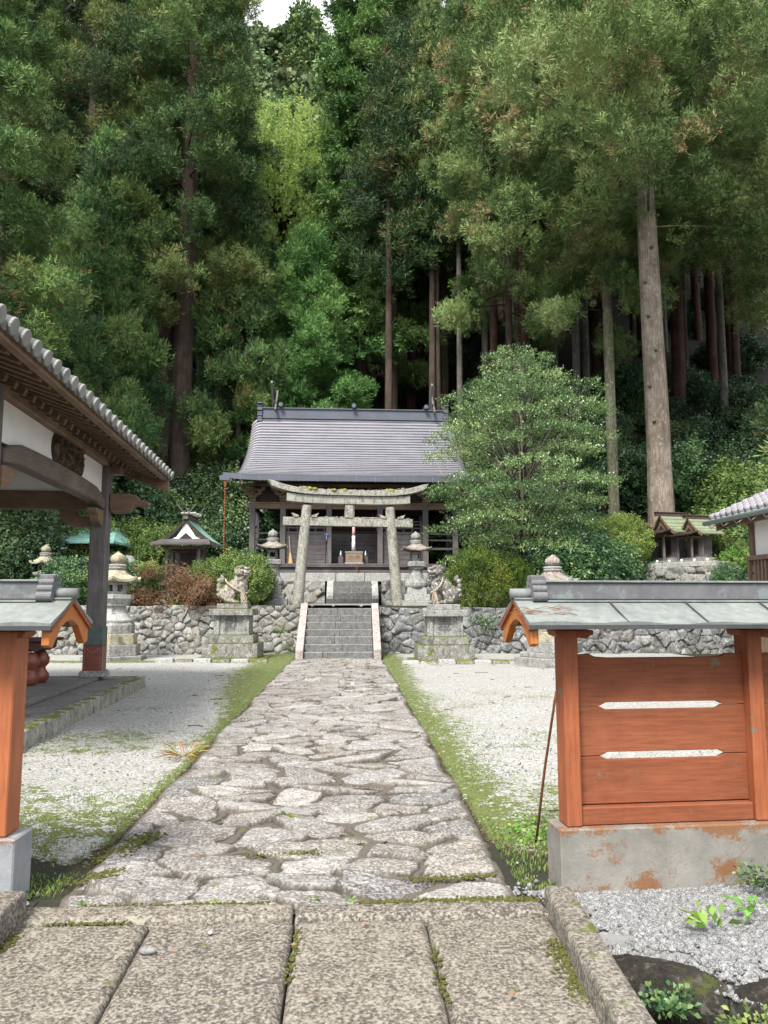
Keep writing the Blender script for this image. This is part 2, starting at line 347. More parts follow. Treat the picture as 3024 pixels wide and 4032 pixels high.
X, Y = np.meshgrid(xs, ys, indexing='ij'); g = green_amount(X, Y); s_ = soil_amount(X, Y)
Z = .004+.03*(fbm(X*1.3, Y*1.3, 3, 4)-.5)+.02*g*fbm(X*9, Y*9, 2, 8)-.03*s_
m, t, b = newmat('courtyard_gravel')
v = coords(t); vo = N(t, 'ShaderNodeTexVoronoi'); vo.inputs['Scale'].default_value = 62; t.links.new(v, vo.inputs['Vector'])
hv = N(t, 'ShaderNodeSeparateColor'); t.links.new(vo.outputs['Color'], hv.inputs[0])
n1 = noise(t, v, 1.3, 5); n2 = noise(t, v, 35, 6, .7); n3 = noise(t, v, 8, 6, .7)
gv = ramp(t, hv.outputs[0], [(0., (.12, .12, .116)), (.3, (.25, .25, .242)), (.6, (.36, .36, .35)), (1., (.5, .5, .49))])
gv = mix(t, ramp(t, n1, [(.38, 0.), (.62, .5)]), gv, (.3, .285, .26)); gv = mix(t, ramp(t, n3, [(.55, 0.), (.7, .4)]), gv, (.22, .2, .17))
gr = ramp(t, n2, [(.35, (.05, .055, .022)), (.5, (.09, .125, .03)), (.65, (.15, .2, .05))]); gr = mix(t, ramp(t, n3, [(.4, 0.), (.6, .5)]), gr, (.15, .14, .07))
fac = ramp(t, math_(t, 'ADD', attr(t, 'green'), math_(t, 'MULTIPLY', math_(t, 'SUBTRACT', n3, .5), 2.6)), [(.35, 0.), (.95, 1.)])
fac = ramp(t, math_(t, 'SUBTRACT', fac, math_(t, 'MULTIPLY', hv.outputs[2], .85)), [(.0, 0.), (.12, 1.)])
c = mix(t, fac, gv, gr)
so_ = ramp(t, math_(t, 'ADD', attr(t, 'soil'), math_(t, 'MULTIPLY', math_(t, 'SUBTRACT', n3, .5), .9)), [(.4, 0.), (.65, 1.)])
c = mix(t, math_(t, 'MULTIPLY', so_, ramp(t, hv.outputs[1], [(.8, 1.), (.86, .15)])), c, ramp(t, n2, [(.35, (.022, .015, .011)), (.65, (.075, .055, .042))]))
t.links.new(c, b.inputs['Base Color']); b.inputs['Roughness'].default_value = .95; b.inputs['Specular IOR Level'].default_value = .15
bump(t, b, math_(t, 'ADD', vo.outputs['Distance'], n2), .8, .012)
o = npobj('courtyard_ground', np.stack([X, Y, Z], -1).reshape(-1, 3), gridfaces(len(xs), len(ys)), m, attrs={'green': g.ravel(), 'soil': s_.ravel()}); tag(o, kind='structure')
# ================================================================== STONE COBBLE FIELDS
def seeds2(x0, x1, y0, y1, n, ax=1., ay=1., seed=0, cand=14):
    r = np.random.default_rng(seed); pts = [np.array([r.uniform(x0, x1), r.uniform(y0, y1)])]
    A = np.array([ax, ay])
    for _ in range(n-1):
        c = np.stack([r.uniform(x0, x1, cand), r.uniform(y0, y1, cand)], 1)
        P_ = np.array(pts); d = (((c[:, None]-P_[None])*A)**2).sum(-1).min(1); pts.append(c[d.argmax()])
    return np.array(pts)
def cells(px, py, sd_, ax, ay, wts):
    """nearest two weighted seeds for each point -> index, F2-F1"""
    n = len(px); idx = np.zeros(n, int); f1 = np.zeros(n); f2 = np.zeros(n); ch = 20000
    for k in range(0, n, ch):
        dx = (px[k:k+ch, None]-sd_[None, :, 0])*ax; dy = (py[k:k+ch, None]-sd_[None, :, 1])*ay
        d = np.sqrt(dx*dx+dy*dy)-wts[None]
        part = np.argpartition(d, 1, axis=1)[:, :2]; dd = np.take_along_axis(d, part, 1); sw = dd[:, 0] > dd[:, 1]
        idx[k:k+ch] = np.where(sw, part[:, 1], part[:, 0]); f1[k:k+ch] = dd.min(1); f2[k:k+ch] = dd.max(1)
    return idx, f2-f1, f1
# ---- the path
pts = seeds2(-1.22, 1.22, 3.95, 20.95, 330, .62, 1., 3); ne = 46
ed = np.concatenate([np.stack([np.full(ne, sx*1.0)+rng.uniform(-.1, .06, ne), np.linspace(4.1, 20.9, ne)+rng.uniform(-.08, .08, ne)], 1) for sx in (-1, 1)])
keep = np.array([np.min((((pts[k]-ed)*np.array([.7, 1]))**2).sum(1)) > .035 for k in range(len(pts))])
pts = np.concatenate([pts[keep], ed]); r_ = np.random.default_rng(5); wt = r_.uniform(-.02, .05, len(pts)); tint = r_.uniform(0, 1, len(pts)); tilt = r_.normal(0, .07, (len(pts), 2)); hh = r_.uniform(-.018, .02, len(pts))
xs = np.arange(-1.34, 1.341, .0125); ys = np.concatenate([np.arange(3.93, 9, .0125), np.arange(9, 14, .02), np.arange(14, 20.96, .03)])
X, Y = np.meshgrid(xs, ys, indexing='ij'); px, py = X.ravel(), Y.ravel()
wx, wy = px+.26*(fbm(px*2.6, py*3.2, 5, 31)-.5), py+.19*(fbm(px*2.6, py*3.2, 5, 41)-.5)
ix, f, f1 = cells(wx, wy, pts, .62, 1., wt)
gap = .003+.03*sstep(.38, .62, fbm(px*1.5, py*1.5, 3, 51))*sstep(12, 6, py)
edge = 1.17+.07*(fbm(py*1.4, px*0+3, 3, 61)-.5)*2+.03*(fbm(py*7, px*0, 2, 7)-.5)-np.abs(px)
f = f+.03*(fbm(px*11, py*14, 3, 17)-.5); st = sstep(gap, gap+.02, f)*sstep(0, .05, edge)
lay = (fbm(px*4, py*15, 4, 71)-.5)*.018+(fbm(px*16, py*40, 3, 81)-.5)*.008
h = .012+st*(.014+.45*hh[ix]+tilt[ix, 0]*(px-pts[ix, 0])+tilt[ix, 1]*(py-pts[ix, 1])+lay)+(1-st)*(fbm(px*6, py*6, 3, 91)-.5)*.012
crev = np.exp(-((f-gap-.004)/.010)**2)*sstep(-.02, .03, edge)*sstep(.25, .5, fbm(px*4, py*4, 3, 19)); h = h-.006*crev; h = np.where(edge < -.01, -.04, h)
np_path = npobj('path', np.stack([px, py, h], 1), gridfaces(len(xs), len(ys)), M['path'], attrs={'tint': tint[ix], 'joint': 1-st, 'crev': crev}); tag(np_path, kind='structure')
# ---- retaining walls: a stone face built in relief
def stone_wall(name, label, x0, x1, z0, z1, y, n, mat, seed=1, res=.022, depth=.5, group=None, ax=.85, topvar=.04, loc=None, rz=0., bat=.06):
    L = x1-x0; Hh = z1-z0
    pts = seeds2(x0-.1, x1+.1, z0-.1, z1+.1, n, ax, 1., seed, 6); r = np.random.default_rng(seed+1); wt = r.uniform(-.07, .09, n)*math.sqrt(L*Hh/n); tint = r.uniform(0, 1, n); out = r.uniform(-.03, .06, n); tl = r.normal(0, .16, (n, 2))
    xs = np.arange(x0, x1+res, res); zs = np.linspace(z0, z1, max(6, int(Hh/res))); X, Z = np.meshgrid(xs, zs, indexing='ij'); px, pz = X.ravel(), Z.ravel()
    wx, wz = px+.14*(fbm(px*3, pz*3, 3, seed)-.5), pz+.14*(fbm(px*3, pz*3, 3, seed+5)-.5)
    ix, f, _ = cells(wx, wz, pts, ax, 1., wt)
    st = sstep(.0, .013, f); bulge = sstep(0, .16, f)**.8
    yy = y-st*(.035+.03*bulge+.8*out[ix]+tl[ix, 0]*(px-pts[ix, 0])+tl[ix, 1]*(pz-pts[ix, 1]))-(fbm(px*8, pz*8, 4, seed+3)-.5)*.06*st+bat*(pz-z0)/Hh*1.0
    top = 1-(z1-pz)/Hh; pz2 = pz+np.where(top > .999, 0, 0)+top**8*topvar*(fbm(px*1.7, px*0, 3, seed+8)-.5)*2
    nx, nz = len(xs), len(zs); V = np.stack([px, yy, pz2], 1); F_ = gridfaces(nx, nz)[:, ::1]
    # top strip, back and ends
    ti = (np.arange(nx)*nz+nz-1); bi = np.arange(nx)*nz
    bt = V[ti].copy(); bt[:, 1] = y+depth; bb = V[bi].copy(); bb[:, 1] = y+depth
    n0 = len(V); V = np.concatenate([V, bt, bb]); a = np.arange(nx-1)
    F2_ = np.stack([ti[a], ti[a+1], n0+a+1, n0+a], 1); F3_ = np.stack([n0+a, n0+a+1, n0+nx+a+1, n0+nx+a], 1)
    e = np.arange(nz-1); 
    F_ = np.concatenate([F_, F2_, F3_])
    ends = []
    for col, k0 in ((0, 0), (nx-1, nx-1)):
        for q in range(nz-1):
            pass
    at = {'tint': np.concatenate([tint[ix], tint[ix][ti], tint[ix][bi]]), 'joint': np.concatenate([1-st, np.zeros(2*nx)])}
    o = npobj(name, V, F_, mat, attrs=at, smooth=True)
    if loc: o.location = loc
    o.rotation_euler.z = rz
    return tag(o, label, 'stone wall', group)
stone_wall('retaining_wall', 'pale boulder retaining wall left of the lower stone steps', -13, -1.12, -.05, TZ, 23.12, 380, M['wall_l'], 11, res=.018)
stone_wall('retaining_wall', 'dark lichened boulder retaining wall right of the lower stone steps', 1.12, 15, -.05, 1.36, 23.12, 260, M['wall_r'], 12, res=.018)
stone_wall('upper_wall', 'upper terrace stone wall left of the second flight of steps', -13, -.62, TZ-.05, 2.34, 28.75, 110, M['wall_l'], 13, res=.04)
stone_wall('upper_wall', 'upper terrace stone wall right of the second flight of steps', 1.5, 14, TZ-.05, 2.34, 28.75, 110, M['wall_r'], 14, res=.04)
# ---- lower steps (seven) with cheek stones
st_ = thing('stone_steps', 'lower flight of seven granite steps with pinkish cheek slabs leading up to the torii', 'steps', (0.02, 20.9, 0))
rs = .193
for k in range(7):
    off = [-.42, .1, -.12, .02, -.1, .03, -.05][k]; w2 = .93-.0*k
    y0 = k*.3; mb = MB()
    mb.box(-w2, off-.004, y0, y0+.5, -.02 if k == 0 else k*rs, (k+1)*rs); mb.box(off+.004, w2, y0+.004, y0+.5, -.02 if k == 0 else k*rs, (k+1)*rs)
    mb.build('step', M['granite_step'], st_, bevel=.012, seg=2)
for sx in (-1, 1):
    mb = MB(); poly = [(-.12, -.02), (2.35, -.02), (2.35, 1.5), (2.1, 1.5), (-.12, .26)]
    mb.prism(poly, sx*.94, sx*1.14, 'yz'); mb.build('cheek_stone', M['granite_pink'], st_, bevel=.01, seg=2)
# landing paving between the flights
pts = seeds2(-1.1, 1.3, 23.1, 27.3, 60, .7, 1, 9); xs = np.arange(-1.05, 1.2, .03); ys = np.arange(23.0, 27.3, .03)
X, Y = np.meshgrid(xs, ys, indexing='ij'); px, py = X.ravel(), Y.ravel(); ix, f, _ = cells(px, py, pts, .7, 1, np.zeros(60)); s9 = sstep(.01, .05, f)
tag(npobj('landing_paving', np.stack([px, py, TZ-.03+.05*s9+(py-23)*.012], 1), gridfaces(len(xs), len(ys)), M['path'], attrs={'tint': (ix*.37) % 1, 'joint': 1-s9}, smooth=True), kind='structure')
# ---- upper steps
st2 = thing('stone_steps', 'upper flight of four pale granite steps rising to the hall platform', 'steps', (.42, 27.3, TZ+.03))
for k in range(4):
    off = [.05, .18, -.1, .02][k]; mb = MB(); w2 = .93 if k == 0 else .68
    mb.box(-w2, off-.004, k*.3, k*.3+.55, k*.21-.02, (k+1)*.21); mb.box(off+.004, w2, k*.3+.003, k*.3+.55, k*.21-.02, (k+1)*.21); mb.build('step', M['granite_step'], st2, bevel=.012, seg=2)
for sx in (-1, 1):
    mb = MB(); mb.prism([(.3, .2), (1.5, .2), (1.5, .87), (1.25, .87), (.3, .32)], sx*.69, sx*.93, 'yz'); mb.build('cheek_stone', M['granite_pale'], st2, bevel=.01)
# ================================================================== SLAB BRIDGE
br = thing('slab_bridge', 'granite slab bridge in the foreground with four long slabs and a cross slab', 'bridge', (0, 0, 0))
def slab(x0a, x1a, x0b, x1b, y0, y1, z=.03, seed=0, name='slab', mat='slab', res=.02, amp=.012):
    nx = max(3, int((x1a-x0a)/res)); ny = max(3, int((y1-y0)/res)); u, v_ = np.meshgrid(np.linspace(0, 1, nx), np.linspace(0, 1, ny), indexing='ij')
    xx = (x0a+(x1a-x0a)*u)*(1-v_)+(x0b+(x1b-x0b)*u)*v_; yy = y0+(y1-y0)*v_
    e = np.minimum(np.minimum(u*(x1a-x0a), (1-u)*(x1a-x0a)), np.minimum(v_*(y1-y0), (1-v_)*(y1-y0)))
    zz = z-.018*(1-sstep(0, .012+.02*fbm(xx*9, yy*9, 2, seed), e))+amp*(fbm(xx*5, yy*5, 4, seed)-.5)+.006*(fbm(xx*45, yy*45, 3, seed+2)-.5)
    V = np.stack([xx.ravel(), yy.ravel(), zz.ravel()], 1); F_ = gridfaces(nx, ny)
    ring = np.concatenate([np.arange(ny), np.arange(1, nx)*ny+ny-1, (nx-1)*ny+np.arange(ny-2, -1, -1), np.arange(nx-2, 0, -1)*ny])
    lo = V[ring].copy(); lo[:, 2] = z-.22; n0 = len(V); q = len(ring); k = np.arange(q)
    F_ = np.concatenate([F_, np.stack([ring, ring[(k+1) % q], n0+(k+1) % q, n0+k], 1)]); V = np.concatenate([V, lo])
    return npobj(name, V, F_, M[mat], br, smooth=True)
jx = [(-1.24, -1.24), (-.50, -.62), (.10, .045), (.665, .66), (1.185, 1.25)]
for k in range(4):
    slab(jx[k][0]+.006, jx[k+1][0]-.006, jx[k][1]+.006, jx[k+1][1]-.006, -.6, 3.80, .03, 10*k)
slab(-1.33, .03, -1.33, .03, 3.815, 3.99, .045, 77, 'cross_slab'); slab(.045, 1.27, .045, 1.25, 3.82, 3.98, .04, 87, 'cross_slab')
def curb(name, label, pts, w_, h_, seed, mat='curb'):
    """rounded long stone following pts; rough surface"""
    n = 70; m_ = 22; P_ = np.array(pts, float); tt = np.linspace(0, 1, n); L = np.concatenate([[0], np.cumsum(np.linalg.norm(np.diff(P_, axis=0), axis=1))]); L /= L[-1]
    C = np.stack([np.interp(tt, L, P_[:, k]) for k in range(3)], 1); D = np.gradient(C, axis=0); D /= np.linalg.norm(D, axis=1)[:, None]
    side = np.stack([D[:, 1], -D[:, 0], D[:, 0]*0], 1); V = []
    for i in range(n):
        e = min(1, (min(i, n-1-i)+.3)/2.2)**.4
        for k in range(m_):
            a = 2*PI*k/m_; ca, sa = math.cos(a), math.sin(a); q = .28
            u = abs(ca)**q*np.sign(ca)*w_/2*e; v_ = abs(sa)**q*np.sign(sa)*h_/2*(.25+.75*e)
            d = 1+.09*(float(fbm(tt[i]*14+ca, sa*2+seed, 4, seed))-.5)
            V.append(C[i]+side[i]*u*d+np.array([0, 0, v_*d]))
    V = np.array(V); F_ = []
    for i in range(n-1):
        for k in range(m_): F_.append((i*m_+k, i*m_+(k+1) % m_, (i+1)*m_+(k+1) % m_, (i+1)*m_+k))
    for k in range(1, m_//2):
        F_.append((0, 0+m_-k, m_-k-1 if m_-k-1 > k else k, k)) if False else None
    c0 = len(V); V = np.concatenate([V, [C[0], C[-1]]])
    F3 = []
    for k in range(m_): F3.append((c0, k, (k+1) % m_, c0)); F3.append((c0+1, (n-1)*m_+(k+1) % m_, (n-1)*m_+k, c0+1))
    me = bpy.data.meshes.new(name); me.from_pydata([tuple(v) for v in V], [], F_+[f_[:3] for f_ in F3]); me.materials.append(M[mat]); me.polygons.foreach_set('use_smooth', [True]*len(me.polygons))
    o = link(bpy.data.objects.new(name, me)); return tag(o, label, 'kerb stone')
curb('curb_stone', 'long rough kerb stone along the right side of the slab bridge', [(1.335, 4.05, .0), (1.30, 3.6, .02), (1.262, 3.1, .03), (1.245, 2.7, .03), (1.24, 1.2, .03), (1.24, 0, .03)], .135, .22, 3)
curb('curb_stone', 'rough kerb stone at the left side of the slab bridge', [(-1.29, 3.97, .04), (-1.28, 3.4, .05), (-1.27, 2.6, .06), (-1.27, 1.2, .06), (-1.27, 0, .05)], .15, .24, 9)
# ---- rocks lining the stream, gravel bank, plants
def rock(name, label, c, s, seed, mat, cat='rock', group=None, n=40, rot=0., p=1.):
    u = np.linspace(0, PI, n//2); v_ = np.linspace(0, 2*PI, n, endpoint=False); U, V_ = np.meshgrid(u, v_, indexing='ij')
    d = np.stack([np.sin(U)*np.cos(V_), np.sin(U)*np.sin(V_), np.cos(U)], -1)
    d2 = np.sign(d)*np.abs(d)**p
    k = 1+.5*(fbm(d[..., 0]*1.8+seed, d[..., 1]*1.8+d[..., 2], 4, seed)-.5)+.16*(fbm(d[..., 0]*7+seed, d[..., 1]*7+d[..., 2]*5, 3, seed)-.5)
    P_ = (d2*k[..., None]*np.array(s)).reshape(-1, 3); cr, sr = math.cos(rot), math.sin(rot)
    P_ = np.stack([P_[:, 0]*cr-P_[:, 1]*sr, P_[:, 0]*sr+P_[:, 1]*cr, P_[:, 2]], 1)
    nu = n//2; F_ = []
    for i in range(nu-1):
        for j in range(n): F_.append((i*n+j, (i+1)*n+j, (i+1)*n+(j+1) % n, i*n+(j+1) % n))
    o = npobj(name, P_, np.array(F_), M[mat], smooth=True); o.location = c
    return tag(o, label, cat, group)
rock('bank_rock', 'long flat dark mossy slab of rock beneath the gravel beside the right kerb', (1.62, 3.40, -.13), (.30, .13, .11), 1, 'rock_dark', rot=-.35, p=.7)
rock('bank_rock', 'rounded wet rock under the second stretch of gravel edge', (2.02, 3.2, -.15), (.2, .13, .12), 2, 'rock_dark', p=.8)
rock('bank_rock', 'dark mossy rock at the right edge of the stream bank', (2.42, 3.15, -.15), (.24, .15, .14), 3, 'rock_dark', p=.8)
rock('bank_rock', 'dark rock low in the ditch beside the kerb', (1.75, 3.22, -.52), (.32, .2, .24), 4, 'rock_dark', p=.8)
rock('bank_rock', 'dark rock at the foot of the ditch, second from the kerb', (2.2, 3.05, -.55), (.26, .2, .25), 5, 'rock_dark')
rock('bank_rock', 'pale weathered rock sticking up from the ditch at the right', (2.15, 2.75, -.6), (.2, .13, .17), 6, 'stone_moss')
rock('bank_rock', 'lowest dark rock in the ditch near the right kerb', (1.75, 2.85, -.8), (.3, .24, .22), 8, 'rock_dark')
for k, (x, y) in enumerate([(-1.75, 3.5), (-2.3, 3.45), (2.95, 3.2)]):
    rock('bank_rock', ['dark bank rock left of the left kerb', 'outer dark bank rock beyond the left kerb', 'dark bank rock at the far right of the ditch'][k], (x, y, -.2), (.34, .24, .2), 20+k, 'rock_dark', n=24)
# pebbles
bm_ = bmesh.new(); bmesh.ops.create_icosphere(bm_, subdivisions=1, radius=1); ico = np.array([v.co[:] for v in bm_.verts]); icf = np.array([[v.index for v in f_.verts] for f_ in bm_.faces]); bm_.free()
def pebbles(name, pos, smin, smax, mat, seed=0):
    r = np.random.default_rng(seed); n = len(pos); s = r.uniform(smin, smax, n)[:, None]*np.stack([r.uniform(.75, 1.3, n), r.uniform(.7, 1.1, n), r.uniform(.5, .85, n)], 1)
    V0 = ico[None]*(1+r.normal(0, .13, (n, len(ico), 1))); V = V0*s[:, None]; a = r.uniform(0, 2*PI, n); ca, sa = np.cos(a)[:, None], np.sin(a)[:, None]
    V = np.stack([V[..., 0]*ca-V[..., 1]*sa, V[..., 0]*sa+V[..., 1]*ca, V[..., 2]], -1)+pos[:, None]
    F_ = (icf[None]+(np.arange(n)*len(ico))[:, None, None]).reshape(-1, 3)
    return tag(npobj(name, V.reshape(-1, 3), F_, mat, attrs={'tint': np.repeat(r.uniform(0, 1, n), len(ico)), 'joint': np.zeros(n*len(ico))}), kind='stuff')
n = 15000; px = rng.uniform(1.38, 3.4, n); py = rng.uniform(3.0, 4.25, n); edgey = 3.62-.34*sstep(1.42, 1.95, px)+.05*np.sin(px*9)
k = py > edgey-.07; px, py, ed_ = px[k], py[k], edgey[k]
gz = -.02+.05*sstep(4.15, 3.6, py)*0+.03*fbm(px*3, py*3, 3, 2)-.06*sstep(.12, 0, py-ed_)
# bank body under the pebbles
xb = np.linspace(1.4, 3.6, 50); yb = np.linspace(0, 1, 26); XB, TB = np.meshgrid(xb, yb, indexing='ij'); e0 = 3.62-.34*sstep(1.42, 1.95, XB)+.05*np.sin(XB*9)
YB = e0-.02+(4.3-e0)*TB; ZB = -.03-.25*sstep(.1, 0, TB)+.03*fbm(XB*3, YB*3, 3, 2)
tag(npobj('gravel_bank_ground', np.stack([XB, YB, ZB], -1).reshape(-1, 3), gridfaces(50, 26), M['pebble'], smooth=True, attrs={'tint': np.zeros(XB.size), 'joint': np.ones(XB.size)}), kind='structure')
pebbles('gravel', np.stack([px, py, gz], 1), .006, .024, M['pebble'], 3)
n = 260; px = np.concatenate([rng.normal(1.32, .1, n//2), rng.uniform(-1.75, -1.3, n//2)]); py = np.concatenate([rng.normal(4.15, .07, n//2), rng.uniform(3.95, 4.3, n//2)]); pebbles('gravel', np.stack([px, py, np.full(len(px), .0)], 1), .008, .02, M['pebble'], 5)
# left ground filler beside the left kerb
tag(npobj('bank_ground', *(lambda X_, Y_: (np.stack([X_, Y_, -.03+.03*fbm(X_*4, Y_*4, 3, 2)-.5*sstep(3.6, 3.3, Y_)], -1).reshape(-1, 3), gridfaces(*X_.shape)))(*np.meshgrid(np.linspace(-4, -1.28, 50), np.linspace(3.3, 4.2, 20), indexing='ij')), M['floor'], smooth=True), kind='structure')
# scattered pale chips on the courtyard near the viewer
n = 2600; px = rng.uniform(-4.5, 4.5, n); py = rng.uniform(4.2, 9.5, n); k = (np.abs(px) > 1.25); px, py = px[k], py[k]; pebbles('gravel_chips', np.stack([px, py, np.full(len(px), .008)], 1), .005, .012, M['pebble'], 6)
rock('loose_pebble', 'small grey stone lying on the joint of the left slabs', (-.55, 3.48, .045), (.038, .022, .016), 40, 'granite', 'stone', n=14)
rock('loose_pebble', 'tiny pale stone on the second slab from the left', (-.32, 3.66, .04), (.013, .012, .009), 41, 'granite_pale', 'stone', n=14)
# ---- moss cushions in the joints
MS = []
for (x0, y0, x1, y1, n_, w__) in ((1.185, 3.02, 1.215, 3.5, 60, .03), (-1.2, 2.9, -1.2, 3.7, 60, .02), (.35, 4.0, 1.2, 4.02, 60, .015), (-1.15, 4.35, -.85, 4.62, 50, .04), (-1.12, 4.7, -.95, 5.2, 60, .05), (-1.1, 3.80, -.7, 3.81, 14, .012), (.06, 3.2, .07, 3.7, 9, .008), (-1.0, 4.0, -.1, 4.01, 50, .012), (.6, 4.3, 1.1, 4.36, 30, .02), (-.3, 4.75, .1, 4.8, 16, .02), (.9, 3.99, 1.25, 4.0, 26, .02), (.66, 3.0, .66, 3.5, 8, .007)):
    n_ *= 7; q = rng.uniform(size=n_); MS.append(np.stack([x0+(x1-x0)*q+rng.normal(0, w__, n_), y0+(y1-y0)*q+rng.normal(0, w__, n_), np.full(n_, .031)], 1))
mossd = plain('dark_olive_moss', (.07, .075, .014), 1, var=.6, scale=60, bd=.01)
mo_ = pebbles('moss_cushions', np.concatenate(MS)*np.array([1, 1, 1.])+rng.normal(0, .006, (sum(len(m_) for m_ in MS), 3))*np.array([1, 1, .15]), .003, .011, mossd, 15)
# ---- kerb rows in front of the pedestals
for sx, xs_, yy, side in ((-1, np.linspace(-4.6, -1.75, 7), 20.05, 'left'), (1, np.linspace(1.6, 4.3, 7), 19.3, 'right')):
    kr = thing('edging_row', 'row of flat edging stones before the %s guardian pedestal' % side, 'edging', (0, 0, 0))
    for k in range(6):
        mb = MB(); mb.box(xs_[k]+.01, xs_[k+1]-.01, yy+rng.uniform(-.03, .03)-.12, yy+.14, -.02, .1+rng.uniform(-.02, .02), tp=.015); mb.build('edging_stone', M['stone_moss'] if k % 2 else M['granite_pale'], kr, bevel=.03, seg=2)
# ================================================================== TORII
def noisy_tube(name, p, q, r0, r1, mat, parent, seed=0, n=28, m=60, amp=.02):
    p = np.array(p, float); q = np.array(q, float); d = (q-p)/np.linalg.norm(q-p); a = np.cross(d, [0, 1, 0]); a /= np.linalg.norm(a); b = np.cross(a, d)
    T, A = np.meshgrid(np.linspace(0, 1, m), np.linspace(0, 2*PI, n, endpoint=False), indexing='ij')
    rr = (r0+(r1-r0)*T)*(1+amp*4*(fbm(np.cos(A)*1.5+T*5+seed, np.sin(A)*1.5+T*9, 4, seed)-.5))
    V = p+(q-p)*T[..., None]+(a*np.cos(A)[..., None]+b*np.sin(A)[..., None])*rr[..., None]
    F_ = [(i*n+j, i*n+(j+1) % n, (i+1)*n+(j+1) % n, (i+1)*n+j) for i in range(m-1) for j in range(n)]
    return npobj(name, V.reshape(-1, 3), np.array(F_), mat, parent, smooth=True)
to = thing('torii', 'weathered granite torii gate with moss and pebbles on its upcurved top beam', 'torii', (.27, 24.9, TZ-.03), R(8))
for sx in (-1, 1):
    noisy_tube('pillar', (sx*1.63, 0, -.03), (sx*1.36, 0, 3.24), .185, .155, M['torii'], to, 3+sx)
    MB().box(sx*1.63-.3, sx*1.63+.3, -.3, .3, -.06, .03).build('footing', M['granite_pale'], to, bevel=.01)
def arched(name, half, zc, up, h0, h1, d, mat, seed, slant=.0):
    nx = 60; V = []; 
    for i in range(nx+1):
        u = -1+2*i/nx; s = abs(u); cx = u*half; zz = zc+up*s**3.8; th = h0+(h1-h0)*s**2
        V += [(cx-(slant*u if 1 else 0)*0, -d/2, zz-th/2), (cx, d/2, zz-th/2), (cx+slant*np.sign(u)*(s > .98), d/2, zz+th/2), (cx+slant*np.sign(u)*(s > .98), -d/2, zz+th/2)]
    F_ = []
    for i in range(nx):
        for k in range(4): F_.append((i*4+k, i*4+(k+1) % 4, (i+1)*4+(k+1) % 4, (i+1)*4+k))
    F_ += [(3, 2, 1, 0), tuple(nx*4+k for k in range(4))]
    mb = MB(); mb.add(V, F_); return mb.build(name, mat, to, bevel=.012)
arched('lintel_cap', 2.5, 3.655, .27, .17, .2, .46, M['torii'], 1, .14)
arched('upper_lintel', 2.02, 3.43, .07, .27, .27, .32, M['torii'], 2)
MB().box(-2.12, 2.12, -.1, .1, 2.58, 2.85).build('tie_beam', M['torii'], to, bevel=.012)
MB().box(-.13, .13, -.13, .13, 2.853, 3.297).build('centre_strut', M['torii'], to, bevel=.012)
for sx in (-1, 1):
    for s2 in (-1, 1):
        c0 = sx*1.42+s2*.2; mb = MB(); mb.prism([(c0, 2.853), (c0+s2*.16, 2.853), (c0+s2*.24, 2.99), (c0, 2.91)], -.13, .13); mb.build('wedge', M['torii'], to, bevel=.006)
P1 = []; r_ = np.random.default_rng(3)
for _ in range(330):
    x = r_.uniform(-1.6, 1.8); P1.append((x, r_.uniform(-.2, .1), 3.75+.3*abs(x/2.5)**3.2))
for _ in range(200): P1.append((r_.choice([-1, 1, 1])*r_.uniform(.18, 1.2), r_.uniform(-.08, .06), 2.865))
for _ in range(12): P1.append((r_.uniform(1.65, 2.0), r_.uniform(-.08, .06), 2.87))
pe = pebbles('tossed_pebbles', np.array(P1), .02, .05, M['pebble'], 8); pe.location = to.location; pe.rotation_euler = to.rotation_euler
# moss crust on the torii top
mossm = plain('yellow_green_moss', (.2, .2, .03), 1, var=.5, scale=30, bd=.02)
MM = []
for _ in range(150):
    x = r_.uniform(-1.5, 1.45)
    if vnoise(x*3, 0, 5) > .4: MM.append((x, r_.uniform(-.22, .0), 3.735+.3*abs(x/2.5)**3.2))
mo = pebbles('moss_cushions', np.array(MM), .05, .095, mossm, 9); mo.parent = to; mo['kind'] = 'stuff'
mo.location = (0, 0, 0)
